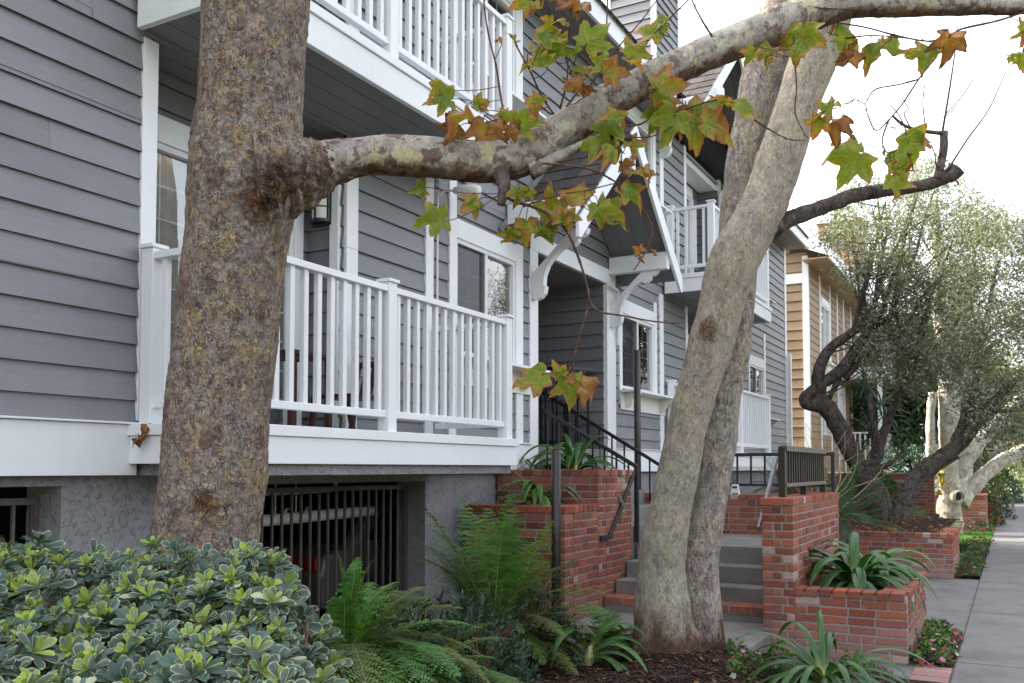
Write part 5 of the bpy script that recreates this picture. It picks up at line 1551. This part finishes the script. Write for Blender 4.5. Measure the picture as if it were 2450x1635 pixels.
# ------------------------------------------------------------------ bedding flowers
PK = [(.65, .06, .25), (.6, .04, .06), (.75, .72, .7), (.7, .25, .5), (.55, .03, .12)]
def impatiens(label, p, r, n=240, h=.14, dens=.3):
    return bush('bedding_flower', label, 'flower', p, (r, r, h), n, .036, .025, [(.08, .17, .04), (.12, .22, .05), (.06, .13, .035)], 'bedding flowers along the walk', PK, dens, wood=False, tuft=4)
for i, (u, v, d, r) in enumerate(((1690, 1485, 7.1, .10), (1725, 1530, 6.7, .13), (1775, 1548, 6.5, .12), (1845, 1515, 6.8, .12), (1700, 1560, 6.4, .1), (1790, 1500, 7.0, .11), (1990, 1560, 6.5, .1), (1960, 1535, 6.8, .1))):
    p = at(u, v, d)
    names = ('at the foot of the twin trunk', 'with a bright pink bloom in the mulch', 'with a red bloom in the mulch', 'behind the bottom right strap plant', 'at the very bottom of the mulch bed', 'beside the first concrete step', 'at the right edge of the mulch bed', 'right of the bottom strap plant')
    impatiens('low bedding flower ' + names[i], (p.x, p.y, gh(p.x, p.y)), r * .9, 110, .09, .09)
for i, (x, y) in enumerate(((-.64, 8.32), (-.6, 8.72), (-.64, 9.1), (-.6, 9.5), (-.68, 9.75))):
    impatiens('mixed pink red and white impatiens clump beside the low planter, %s from its front corner' % ('first', 'second', 'third', 'fourth', 'fifth')[i], (x, y, .02), .17, 340, .13, .22)
for i, (x, y) in enumerate(((-.66, 15.2), (-.62, 16.3), (-.68, 17.6), (-.6, 19.0), (-.7, 20.4), (-.6, 21.6))):
    impatiens('flower clump in the far bed beside the sidewalk, %s' % ('nearest the concrete path', 'second from the concrete path', 'third from the concrete path', 'third from the lawn', 'second from the lawn', 'nearest the lawn')[i], (x, y, .05), .25, 260, .14, .12)
# ------------------------------------------------------------------ tan house next door
tan = thing('tan_house', 'tan clapboard house with white trim beyond the grey building', 'building', (-5, 26, 0))
TX = -4.88; TY = 26.0
def ttrim(x0, x1, y0, y1, z0, z1, name='trim_board'):
    b = MB(); b.box(x0, x1, y0, y1, z0, z1); return link(name, b, W, tan)
m = MB()
siding(m, (0, TY, 0), (1, 0, 0), (0, -1, 0), -9.5, TX, 1.4, 9.2, zbase=1.4, ex=.27, lip=.035, joint=False,
       clip=lambda a, b, z: [(a, min(b, TX - max(0, (z - 7.55)) / .43))])
TW_ = [(28.0, 29.4, 4.9, 6.5), (28.0, 29.3, 2.6, 3.9), (30.9, 31.9, 1.9, 4.1)]
siding(m, (TX, 0, 0), (0, 1, 0), (1, 0, 0), TY, 45, 1.4, 7.5, TW_, zbase=1.4, ex=.21, lip=.02, joint=False)
link('wall', m, M['tan'], tan)
b = MB(); b.box(-9.4, TX - .3, TY + .2, 44.8, 0, 7.4); link('interior', b, M['room'], tan)
b = MB(); b.box(-9.45, TX - .02, TY + .02, 45, 0, 1.4); link('foundation', b, M['stucco'], tan)
ttrim(TX - .12, TX + .035, TY - .055, TY + .1, 1.2, 7.5, 'corner_board'); ttrim(-9, TX - .12, TY - .06, TY, 6.75, 7.02, 'band_board'); ttrim(TX - .02, TX + .05, TY + .1, 45, 1.15, 1.5, 'skirt_board')
for y in (27.7, 29.4, 30.75, 32.0, 33.6, 35.2): ttrim(TX - .02, TX + .035, y, y + .14, 1.5, 7.4)
for (y0, y1, z0, z1) in TW_:
    f = MB(); f.box(TX - .05, TX + .02, y0, y0 + .06, z0, z1); f.box(TX - .05, TX + .02, y1 - .06, y1, z0, z1); f.box(TX - .05, TX + .02, y0 + .06, y1 - .06, z1 - .06, z1); f.box(TX - .05, TX + .02, y0 + .06, y1 - .06, z0, z0 + .06); f.box(TX - .04, TX + .01, (y0 + y1) / 2 - .03, (y0 + y1) / 2 + .03, z0 + .06, z1 - .06)
    w = link('window', f, M['vinyl'], tan)
    p = MB(); p.quad((TX - .03, y0, z0), (TX - .03, y1, z0), (TX - .03, y1, z1), (TX - .03, y0, z1)); link('pane', p, M['glass'], w)
    ttrim(TX - .02, TX + .035, y0 - .02, y1 + .02, z1 + .002, z1 + .2, 'header_board')
b = MB(); b.box(TX + .03, TX + .3, 27.9, 29.6, 4.66, 4.72); b.box(TX + .03, TX + .2, 28.0, 29.5, 4.35, 4.66); link('window_shelf', b, M['cream'], tan)
rf = MB()
def tz(x): return 7.62 + (-4.2 - x) * .43
for i in range(20):
    a = -4.2 - i * .25; c_ = a - .25; y = TY - .6
    while y < 45:
        k = random.uniform(.75, 1.25); w = random.uniform(.25, .5)
        rf.quad((a, y, tz(a) + .015), (a, y + w - .01, tz(a) + .015), (c_, y + w - .01, tz(c_)), (c_, y, tz(c_)), col=(.20 * k, .13 * k, .09 * k)); y += w
rf.prism([(-4.2, TY - .6, tz(-4.2) - .01), (-9.2, TY - .6, tz(-9.2) - .01), (-9.2, TY - .6, tz(-9.2) - .14), (-4.2, TY - .6, tz(-4.2) - .14)], (0, 20.5, 0), col=(.1, .07, .05))
tr_o = link('roof', rf, M['shingle'], tan)
b = MB(); b.box(-4.21, -4.17, TY - .6, 45, 7.25, 7.60); link('fascia', b, W, tr_o)
b = MB(); b.prism([(-4.17, TY - .62, 7.30), (-4.17, TY - .62, 7.62), (-9.2, TY - .62, tz(-9.2)), (-9.2, TY - .62, tz(-9.2) - .32)], (0, .03, 0)); link('rake_board', b, W, tr_o)
b = MB(); b.box(-4.9, -4.215, TY - .58, 45, 7.27, 7.30); link('soffit', b, M['tansoffit'], tr_o)
c = MB(); siding(c, (0, 37, 0), (1, 0, 0), (0, -1, 0), -6.5, -4.9, 7.6, 11.2, ex=.25, lip=.03, joint=False); siding(c, (-4.9, 0, 0), (0, 1, 0), (1, 0, 0), 37, 38.6, 7.6, 11.2, ex=.25, joint=False); c.box(-6.48, -4.92, 37.02, 38.5, 7.6, 11.2)
co = link('chimney', c, M['tan'], tan); b = MB(); b.box(-6.6, -4.8, 36.9, 38.7, 11.2, 11.36); link('cap', b, W, co)
# tan house balcony
b = MB(); b.box(TX + .02, -3.5, 31.0, 36.5, 4.5, 4.85); tb_ = link('balcony', b, W, tan)
b = MB(); b.box(TX + .02, -3.55, 31.02, 36.4, 4.46, 4.499); link('soffit', b, M['tansoffit'], tb_)
b = MB(); b.bar((-3.57, 31.05, 5.9), (-3.57, 36.4, 5.9), .08, .05); b.bar((TX, 31.05, 5.9), (-3.57, 31.05, 5.9), .08, .05)
for i in range(34): y = 31.1 + i * .155; b.box(-3.59, -3.55, y, y + .04, 4.85, 5.88)
link('railing', b, W, tb_)
b = MB(); b.box(-3.72, -3.58, 31.1, 31.24, .5, 4.46); link('porch_post', b, W, tan)
b = MB(); b.bar((-3.62, 31.1, 2.75), (-3.62, 36.3, 2.75), .08, .05); b.bar((TX, 31.1, 2.75), (-3.62, 31.1, 2.75), .08, .05); b.box(-3.7, -3.54, 31.02, 31.18, 1.4, 2.95)
for i in range(34): y = 31.2 + i * .15; b.box(-3.64, -3.6, y, y + .04, 1.6, 2.74)
for i in range(6): x = TX + .15 + i * .15; b.box(x, x + .04, 31.08, 31.12, 1.6, 2.74)
link('railing', b, W, tan)
# white house farther on
wh = thing('white_house', 'pale white house far down the street behind the olive foliage', 'building', (-4.5, 55, 0))
b = MB(); siding(b, (0, 47, 0), (1, 0, 0), (0, -1, 0), -12, -3.2, 0, 7.6, ex=.3, joint=False); siding(b, (-3.2, 0, 0), (0, 1, 0), (1, 0, 0), 47, 64, 0, 7.6, ex=.3, joint=False); link('wall', b, W, wh)
b = MB(); b.prism([(-2.7, 46.5, 7.6), (-12, 46.5, 10.5), (-12, 46.5, 7.5), (-2.7, 46.5, 7.5)], (0, 18, 0), col=(.2, .13, .1)); link('roof', b, M['shingle'], wh)
for y in (49, 53, 57):
    for z in (1.6, 4.6):
        f = MB(); f.box(-3.21, -3.15, y, y + 1.5, z, z + 1.5); w = link('window', f, M['vinyl'], wh); p = MB(); p.box(-3.155, -3.14, y + .1, y + 1.4, z + .1, z + 1.4); link('pane', p, M['room'], w)

# ------------------------------------------------------------------ olive trees
def crown(lf, B, pts, n, L, W_, cols, spread=.5):
    for i in range(n):
        c = random.choice(pts); k = random.uniform(.6, 1.25)
        d = rv(1) + V((0, 0, .2)); col = random.choice(cols)
        p = c + V((random.gauss(0, spread), random.gauss(0, spread), random.gauss(0, spread * .8)))
        d.normalize(); n_ = rv(1); s = d.cross(n_).normalized() * W_ * .5; l = L * random.uniform(.7, 1.3)
        lf.add([p - d * l * .5, p + s, p + d * l * .5, p - s], [(0, 1, 2, 3)], tuple(x * k for x in col))


OC = [(.16, .175, .12), (.21, .225, .17), (.10, .115, .075), (.33, .345, .29)]
def treelimbs(t, limbs, mat, dep, n=10, rough=.012, name='limb'):
    ends = []
    for rows in limbs:
        pp, rr = px_path([(r[0], r[1], r[2]) + ((r[3],) if len(r) > 3 else (dep,)) for r in rows], dep, per=7)
        b = MB(); b.tube(pp, rr, n, disp=lambda q, r: noise.noise(q * 5) * r * .18 + fbm(q, 14, 3) * min(rough, r * .25)); link(name if rows[0][2] < 55 else 'trunk', b, mat, t, smooth=True)
        ends.append(pp)
    return ends


ol1 = thing('olive_tree', 'gnarled dark olive tree with an elbowed trunk in front of the tan house', 'tree', (at(2000, 1150, 18.5).x, at(2000, 1150, 18.5).y, .6))
e1 = treelimbs(ol1, [
    [(2030, 1260, 51.5), (2010, 1150, 46.8), (1985, 1100, 43.7), (1940, 1010, 42.1), (1905, 945, 42.1), (1880, 925, 39)],
    [(1885, 930, 39), (1852, 925, 29.6), (1850, 910, 26.5), (1880, 885, 25), (1930, 850, 28.1), (1965, 800, 23.4), (1995, 760, 20.3), (2030, 700, 17.2)],
    [(1885, 935, 34.3), (1880, 890, 32.8), (1880, 850, 28.1), (1905, 800, 23.4), (1960, 760, 20.3), (1985, 730, 20.3), (1975, 690, 15.6), (1990, 640, 10.9), (2000, 560, 6.2)],
    [(1940, 870, 15.6), (2000, 800, 14), (2060, 770, 9.4), (2120, 750, 6.2)], [(1985, 735, 17.2), (2030, 740, 14), (2045, 720, 12.5), (2060, 640, 9.4), (2075, 540, 6.2)],
    [(1900, 920, 14), (1925, 870, 12.5), (1940, 830, 10.9), (1970, 790, 9.4)],
    [(1990, 1110, 35.9), (2010, 1050, 23.4), (2040, 960, 18.7), (2070, 890, 17.2), (2100, 860, 14), (2150, 860, 9.4)], [(2040, 1190, 31.2), (2020, 1120, 26.5), (1990, 1090, 20.3), (2050, 1060, 10.9), (2080, 1040, 6.2)],
    [(2030, 700, 10.9), (2060, 600, 7.8), (2090, 500, 6.2), (2110, 430, 4.7)], [(1995, 640, 7), (2010, 560, 5.5), (2030, 470, 3.9)], [(2000, 1190, 17.2), (1995, 1120, 12.5), (2010, 1000, 7.8)],
], M['bark4'], 18.5)
lf = MB(); random.seed(3)
pts = []
def crownpts(poly, d0, dj, n):
    out = []
    while len(out) < n:
        u = random.uniform(1860, 2460); v = random.uniform(360, 1120)
        ins = False
        for (a, b_), (c, d) in zip(poly, poly[1:] + poly[:1]):
            if (b_ > v) != (d > v) and u < (c - a) * (v - b_) / (d - b_) + a: ins = not ins
        if ins and noise.noise(V((u / 42, v / 38, 2.2))) > -.16: out.append(at(u, v, d0 + random.uniform(-dj, dj)))
    return out
c1 = crownpts([(1910, 480), (1960, 410), (2040, 400), (2120, 360), (2200, 385), (2240, 440), (2270, 520), (2240, 640), (2220, 760), (2180, 880), (2090, 900), (2010, 880), (1970, 800), (2000, 720), (1980, 660), (1930, 650), (1945, 600), (1900, 570)], 18.5, 1.3, 620)
crown(lf, None, c1, 37000, .095, .024, OC, .17)
link('foliage', lf, M['olive'], ol1)
tw_ = MB()
for (u0, v0), (u1, v1) in (((1990, 760), (2040, 470)), ((2000, 740), (2100, 430)), ((2050, 720), (2150, 440)), ((2075, 880), (2190, 520)), ((2100, 860), (2160, 600)), ((1960, 760), (1975, 560)), ((2030, 700), (2010, 430)), ((2060, 770), (2220, 560)), ((2100, 860), (2230, 700)), ((1985, 640), (1940, 500))):
    P = [(at(u0 + (u1 - u0) * k / 4 + random.uniform(-8, 8), v0 + (v1 - v0) * k / 4 + random.uniform(-8, 8), 18.3), .045 - .008 * k) for k in range(5)]
    sp, sr = spline(P, 5); tw_.tube(sp, sr, 6)
for i in range(170):
    a = random.choice(c1); q = random.choice(e1[2] + e1[4] + e1[8] + e1[9]); 
    if (a - q).length < 1.9: tw_.tube([q, (a + q) / 2 + rv(.1), a], [.018, .012, .005], 5)
link('twigs', tw_, M['bark4'], ol1)
ol2 = thing('olive_tree', 'leaning dark olive tree behind the far brick planter, its crown at the right edge', 'tree', (at(2060, 1210, 17).x, at(2060, 1210, 17).y, .5))
e2 = treelimbs(ol2, [
    [(2055, 1235, 55.8), (2065, 1190, 49.2), (2080, 1140, 44.3), (2110, 1090, 41), (2160, 1050, 36.9), (2200, 1020, 36.1), (2250, 960, 29.5), (2300, 900, 21.3), (2340, 870, 14.8)],
    [(2075, 1240, 26.2), (2078, 1190, 24.6), (2085, 1150, 21.3), (2100, 1110, 16.4)], [(2185, 1030, 24.6), (2205, 980, 19.7), (2235, 900, 16.4), (2250, 800, 13.1), (2270, 700, 9.8), (2290, 600, 6.6)],
    [(2215, 1000, 19.7), (2240, 900, 13.1), (2250, 780, 9.8), (2230, 700, 6.6), (2240, 560, 4.9)], [(2210, 1000, 16.4), (2270, 950, 13.1), (2330, 940, 9.8), (2400, 900, 6.6)], [(2090, 1130, 16.4), (2150, 1080, 9.8), (2200, 1050, 6.6)],
], M['bark4'], 17)
lf = MB()
c2 = crownpts([(2180, 560), (2260, 480), (2330, 520), (2450, 480), (2460, 1000), (2380, 1030), (2300, 1010), (2230, 980), (2200, 880), (2160, 900), (2110, 860), (2180, 760)], 17, 1.4, 560)
crown(lf, None, c2, 33000, .095, .024, OC, .18)
link('foliage', lf, M['olive'], ol2)

# white trunked plane tree beside the lawn
DS = 22.3
wt = thing('plane_tree', 'sunlit white trunked plane tree with a round cut limb scar beside the lawn', 'tree', (at(2190, 1210, DS).x, at(2190, 1210, DS).y, 0))
random.seed(12)
def wdisp(q, r): return noise.noise(q * 4) * .03 + max(0, fbm(q, 16, 3)) * .014
for rows, nm in (([(2172, 1238, 75.7), (2180, 1205, 56.8), (2178, 1165, 51.6), (2184, 1130, 51.6), (2176, 1080, 43), (2178, 1020, 43), (2178, 940, 44.7), (2175, 860, 41.3), (2165, 760, 37.8), (2155, 660, 34.4), (2150, 560, 29.2), (2140, 460, 22.4)], 'trunk'),
                 ([(2200, 1150, 51.6), (2225, 1125, 36.1), (2255, 1095, 32.7), (2290, 1065, 31), (2325, 1045, 29.2), (2380, 1020, 25.8)], 'limb'), ([(2190, 1140, 43), (2205, 1100, 37.8), (2215, 1060, 37.8), (2250, 1010, 34.4), (2300, 960, 29.2), (2360, 900, 24.1)], 'limb'),
                 ([(2180, 950, 29.2), (2200, 880, 25.8), (2215, 780, 22.4), (2220, 640, 17.2)], 'limb'), ([(2140, 1100, 22.4), (2135, 1000, 20.6), (2140, 900, 17.2)], 'limb')):
    pp, rr = px_path(rows, DS, per=9); b = MB(); b.tube(pp, rr, 30, disp=wdisp); link(nm, b, M['bark5'], wt, smooth=True)
b = MB(); c0 = at(2199, 1140, DS - .36); nd = (-FWD + RT * .25).normalized(); u_ = nd.orthogonal().normalized(); w_ = nd.cross(u_)
n_ = 22; vs = []
for rr_, dz in ((.16, -.1), (.155, .05), (.13, .07), (.105, .02), (.095, -.08), (.0, -.1)):
    for k in range(n_): a = 6.283 * k / n_; vs.append(c0 + (u_ * math.cos(a) + w_ * math.sin(a)) * rr_ + nd * dz)
b.add(vs, [(i * n_ + k, i * n_ + (k + 1) % n_, (i + 1) * n_ + (k + 1) % n_, (i + 1) * n_ + k) for i in range(5) for k in range(n_)], [(1, 1, 1)] * (n_ * 6))
link('limb_scar', b, M['bark5'], wt, smooth=True)
b = MB(); vs = [c0 + (u_ * math.cos(6.283 * k / n_) + w_ * math.sin(6.283 * k / n_)) * .098 - nd * .02 for k in range(n_)]; b.add(vs, [tuple(range(n_))]); link('scar_hollow', b, M['dark'], wt)
b = MB(); 
for i in range(16):
    p = at(2150 + random.uniform(-35, 10), 1110 + random.uniform(-30, 40), DS - .3); syc_leaf(b, p, rv(1) + V((0, 0, .2)), rv(1) - FWD, .17, .5, .4, .9)
link('foliage', b, M['syc'], wt, smooth=True)

# sago palm, yucca
def cycad(name, label, cat, base, n, L, leaf, col, el0=10, el1=75, droop=1.0, trunk=.3):
    t = thing(name, label, cat, base); b = MB()
    for i in range(n):
        az = i * 2.4; el = el0 + (el1 - el0) * (i / n) + random.uniform(-6, 6)
        p = V(base) + V((0, 0, trunk)); d = V(fd(math.degrees(az), el)); m = 26; pts = [p.copy()]
        for k in range(m): d = (d + V((0, 0, -droop / m))).normalized(); p = p + d * L / m; pts.append(p.copy())
        kk = random.uniform(.7, 1.25)
        for k in range(3, m):
            t_ = (pts[k + 1] - pts[k]).normalized(); s = t_.cross(V((0, 0, 1))).normalized(); f = k / m
            ll = leaf * math.sin(min(1, f * 2.2) * 1.57) * (1.05 - f) ** .4
            for sg in (-1, 1):
                for h_ in (0,):
                    q = pts[k] + t_ * (L / m * h_); e = (s * sg + t_ * .5 + V((0, 0, .12))).normalized(); w = t_ * .0055
                    b.add([q - w, q + w, q + e * ll * .6 + w - V((0, 0, ll * .05)), q + e * ll - V((0, 0, ll * .22)), q + e * ll * .6 - w - V((0, 0, ll * .05))], [(0, 1, 2, 3, 4)], tuple(c * kk for c in col))
    link('fronds', b, M['fern'], t)
    b = MB(); b.tube([V(base), V(base) + V((0, 0, trunk * .6)), V(base) + V((0, 0, trunk + .05))], [.14, .15, .1], 12); link('trunk', b, M['bark4'], t)


pb = at(1935, 1190, 13.5)
cycad('sago_palm', 'sago palm with arching dark fronds behind the brick stair wall', 'palm', (pb.x, pb.y, .35), 34, 1.25, .17, (.035, .085, .04), 8, 70, 1.0, .45)
pb = at(1905, 1120, 16)
cycad('sago_palm', 'second sago palm farther back below the tan house', 'palm', (pb.x - .8, pb.y + .5, .8), 26, 1.0, .15, (.03, .08, .035), 10, 75, .9, .4)
pb = at(2000, 960, 27)
yu = thing('yucca_tree', 'dark spiky yucca behind the olive limbs against the tan house', 'yucca', (pb.x, pb.y, .8)); b = MB()
for h_, cx in ((2.4, 0), (3.3, .3), (4.1, -.15), (1.6, .2)):
    for i in range(70):
        az = random.uniform(0, 6.28); el = R(random.uniform(-35, 80)); strap(b, (pb.x + cx, pb.y, h_ + random.uniform(-.25, .25)), az, el, random.uniform(.6, .95), .04, .7, (.03 * random.uniform(.6, 1.4), .07, .045))
link('leaves', b, M['strap'], yu)
b = MB(); b.tube([(pb.x, pb.y, .8), (pb.x + .1, pb.y, 2.5), (pb.x - .1, pb.y, 4.1)], [.13, .11, .08], 10); link('trunk', b, M['bark4'], yu)
# bare shrub in front of tan wall
pb = at(1890, 1150, 17); bs = thing('bare_shrub', 'leafless tan twiggy shrub in front of the tan wall', 'shrub', (pb.x, pb.y, .6)); b = MB()
for i in range(26):
    p = V((pb.x + random.uniform(-.1, .1), pb.y, .6)); d = V((random.uniform(-.5, .5), random.uniform(-.4, .4), 1)).normalized(); pts = [p]
    for k in range(7): d = (d + rv(.35)).normalized(); p = p + d * .28; pts.append(p)
    b.tube(pts, [.02, .017, .014, .011, .008, .006, .004, .003], 5)
n_ = NT('dry_twig'); n_.bsdf((.42, .29, .17), .8); M['dry'] = n_.m
link('branches', b, M['dry'], bs)

# garden bushes behind
GRN = [(.05, .10, .03), (.07, .13, .04), (.04, .08, .03)]
def fb(lab, u, v, d, rad, n, L, cols=GRN, fl=None, fc=0, z=None, name='garden_bush', group='garden bushes along the walk'):
    p = at(u, v, d); return bush(name, lab, 'bush', (p.x, p.y, z if z is not None else max(0, p.z)), rad, n, L, L * .45, cols, group, fl, fc, wood=False, tuft=5)
fb('pale variegated groundcover bush in the far planter left of the white trunk', 2085, 1215, 18.5, (.55, .6, .45), 1800, .06, [(.16, .20, .09), (.25, .27, .15), (.10, .14, .05)], [(.6, .05, .05)], .05)
fb('red flowering bush just left of the white trunk', 2135, 1215, 18.8, (.4, .4, .32), 1000, .06, GRN, [(.65, .03, .04)], .3)
fb('dark bush between the olive trunks', 1995, 1150, 20, (.8, .7, .7), 1500, .09)
fb('dark green bush in front of the terrace wall below the olives', 2095, 1080, 23, (1.1, .8, .9), 1800, .10, [(.025, .06, .03), (.03, .075, .045)], z=1.3)
fb('red geranium bush behind the white trunk', 2245, 1130, 25.8, (.55, .5, .55), 1200, .08, [(.04, .08, .03), (.06, .11, .03)], [(.7, .03, .05)], .5, z=.6)
fb('tall red flowering bush beside the farthest planter', 2262, 1175, 26, (.45, .6, .75), 1500, .08, [(.05, .09, .03), (.08, .11, .03)], [(.65, .05, .03)], .3, z=.05)
fb('round clipped dark bush at the sidewalk edge', 2288, 1155, 29, (.5, .5, .75), 1400, .07, [(.035, .05, .05), (.05, .07, .06)], z=.05)
fb('bright green bush beyond the round clipped bush', 2268, 1090, 33, (.7, .9, 1.9), 2400, .10, [(.07, .12, .025), (.12, .17, .03), (.15, .16, .03)], [(.6, .1, .05)], .05, z=.1)
fb('dark hedge far down the sidewalk', 2302, 1110, 44, (.8, 2.2, 1.6), 2200, .14, [(.05, .09, .04), (.07, .11, .04)], z=0)
fb('yellow green hedge at the far end of the sidewalk', 2318, 1080, 60, (.9, 4, 3.0), 2200, .2, [(.10, .14, .06), (.14, .17, .06)], z=0)
fb('pink flower patch behind the lawn', 2232, 1190, 23.4, (.5, .5, .28), 900, .06, GRN, [(.7, .15, .3), (.65, .05, .1)], .4, z=.03)
def bigtree(lab, p, h, r, n, cols, L=.28):
    t = thing('street_tree', lab, 'tree', p, 'trees far down the street'); b = MB(); P = V(p)
    b.tube(spline([(P, r * .09), (P + V((.1, .2, h * .4)), r * .07), (P + V((-.2, 0, h * .75)), r * .03)], 4)[0], [r * .08 * (1 - i / 12) for i in range(9)], 8); link('trunk', b, M['bark4'], t)
    f = MB(); cl = [P + V((random.gauss(0, r * .45), random.gauss(0, r * .45), h * .68 + random.gauss(0, h * .16))) for _ in range(40)]
    crown(f, None, cl, n, L, L * .4, cols, r * .22); link('foliage', f, M['bush'], t)
bigtree('soft grey green tree behind the white trunk', (-3.4, 39, 0), 8.5, 2.6, 7000, [(.07, .10, .04), (.10, .13, .05)])
bigtree('dense green tree in front of the white house', (-3.0, 34.5, 0), 5.2, 1.7, 6000, [(.045, .08, .035), (.06, .10, .04)])
bigtree('pale hazy tree at the end of the street', (-2.5, 78, 0), 10, 4.5, 5000, [(.14, .18, .09), (.18, .21, .11)], .45)
bigtree('arching palm like tree overhanging the far sidewalk', (-1.6, 50, 0), 7.5, 2.2, 5000, [(.11, .14, .05), (.15, .16, .06)], .4)
bigtree('hazy tree right of the far sidewalk', (1.9, 95, 0), 9, 4.0, 3000, [(.16, .19, .11), (.2, .22, .13)], .5)
# lawn and far bed
g = MB(); g.quad((-1.5, 21.6, .015), (-.46, 22.0, .015), (-.46, 33.0, .015), (-1.5, 33.0, .03)); n_ = NT('lawn'); n_.bsdf(n_.ramp(n_.noise(n_.pos(), 9, 5), [(.3, (.05, .11, .012)), (.7, (.09, .17, .02))]), .8); M['lawn'] = n_.m
structure('lawn', g, M['lawn'])
gr_ = MB()
for i in range(9000):
    x = random.uniform(-1.5, -.45); y = random.uniform(21.9, 33); h_ = random.uniform(.03, .07); a = random.uniform(0, 6.28); w = .006; l = rv(.02)
    gr_.add([(x - w * math.cos(a), y - w * math.sin(a), .015), (x + w * math.cos(a), y + w * math.sin(a), .015), (x + l.x, y + l.y, h_)], [(0, 1, 2)], random.choice([(.07, .15, .015), (.10, .19, .02), (.06, .12, .015)]))
o = link('grass', gr_, M['bush'], base=(-.9, 23, 0)); o['label'] = 'bright green lawn grass beside the far sidewalk'; o['category'] = 'grass'; o['kind'] = 'stuff'
g = MB(); vs = [(x, y, .02 + .04 * noise.noise(V((x * 2, y * 2, 0))) + .02) for y in [14.98 + .165 * k for k in range(44)] for x in (-.775, -.66, -.55, -.452)]; g.add(vs, [(j_ * 4 + i, j_ * 4 + i + 1, (j_ + 1) * 4 + i + 1, (j_ + 1) * 4 + i) for j_ in range(43) for i in range(3)])
structure('far_bed', g, M['soil'])
g = MB(); g.quad((-.776, 8.36, .03), (-.45, 8.2, .012), (-.45, 9.9, .012), (-.776, 10.0, .03)); structure('flower_bed', g, M['soil'])
g = MB(); 
y = 5.0
while y < 8.1:
    brick(g, -.72, -.455, y, y + .09, -.04, .006); y += .1
structure('brick_edging', g, M['brick'])
# scattered fallen leaves on the beds as litter
lt = MB()
for i in range(130):
    x = random.uniform(-3.2, -.7); y = random.uniform(15.1, 20); syc_leaf(lt, (x, y, .63), (random.uniform(-1, 1), random.uniform(-1, 1), .1), (random.uniform(-.4, .4), random.uniform(-.4, .4), 1), random.uniform(.05, .10), random.uniform(.8, 1.1), .7)
o = link('leaf_litter', lt, M['syc'], base=(-2, 17, .6)); o['label'] = 'dry fallen leaves littering the far planter'; o['category'] = 'leaves'; o['kind'] = 'stuff'
lt = MB()
for i in range(60):
    x = random.uniform(-3, -.8); y = random.uniform(5.8, 7.4); syc_leaf(lt, (x, y, gh(x, y) + .015), (random.uniform(-1, 1), random.uniform(-1, 1), .1), (random.uniform(-.5, .5), random.uniform(-.5, .5), 1), random.uniform(.025, .05), random.uniform(.6, 1), .5)
o = link('leaf_litter', lt, M['syc'], base=(-2, 6.5, .1)); o['label'] = 'small dry leaves scattered over the near mulch'; o['category'] = 'leaves'; o['kind'] = 'stuff'
# ------------------------------------------------------------------ daylight
EL = R(40); AZ = R(1.2)
tosun = V((-math.cos(EL) * math.cos(AZ), -math.cos(EL) * math.sin(AZ), math.sin(EL)))
sd = bpy.data.lights.new('sun', 'SUN'); sd.energy = 11; sd.angle = R(.5); sd.color = (1, .93, .82)
so = bpy.data.objects.new('sun', sd); COL.objects.link(so)
so.rotation_euler = (-tosun).to_track_quat('-Z', 'Y').to_euler()
wd = bpy.data.worlds.new('World'); sc.world = wd; wd.use_nodes = True
nt = wd.node_tree; nt.nodes.clear()
sk = nt.nodes.new('ShaderNodeTexSky'); sk.sky_type = 'NISHITA'; sk.sun_disc = False
sk.sun_elevation = EL; sk.sun_rotation = math.atan2(tosun.x, tosun.y)
sk.air_density = 1.0; sk.dust_density = 7.0; sk.ozone_density = 1.0
hs_ = nt.nodes.new('ShaderNodeHueSaturation'); hs_.inputs['Saturation'].default_value = SKYSAT
bg = nt.nodes.new('ShaderNodeBackground'); bg.inputs[1].default_value = SKYSTR
ou = nt.nodes.new('ShaderNodeOutputWorld')
nt.links.new(sk.outputs[0], hs_.inputs['Color']); nt.links.new(hs_.outputs[0], bg.inputs[0]); nt.links.new(bg.outputs[0], ou.inputs[0])
sc.view_settings.view_transform = 'Standard'; sc.view_settings.look = 'None'; sc.view_settings.exposure = 0; sc.view_settings.gamma = 1
sc.cycles.max_bounces = 8; sc.cycles.transparent_max_bounces = 12; sc.cycles.use_denoising = True
for o in bpy.data.objects:
    if '_b' in o: del o['_b']
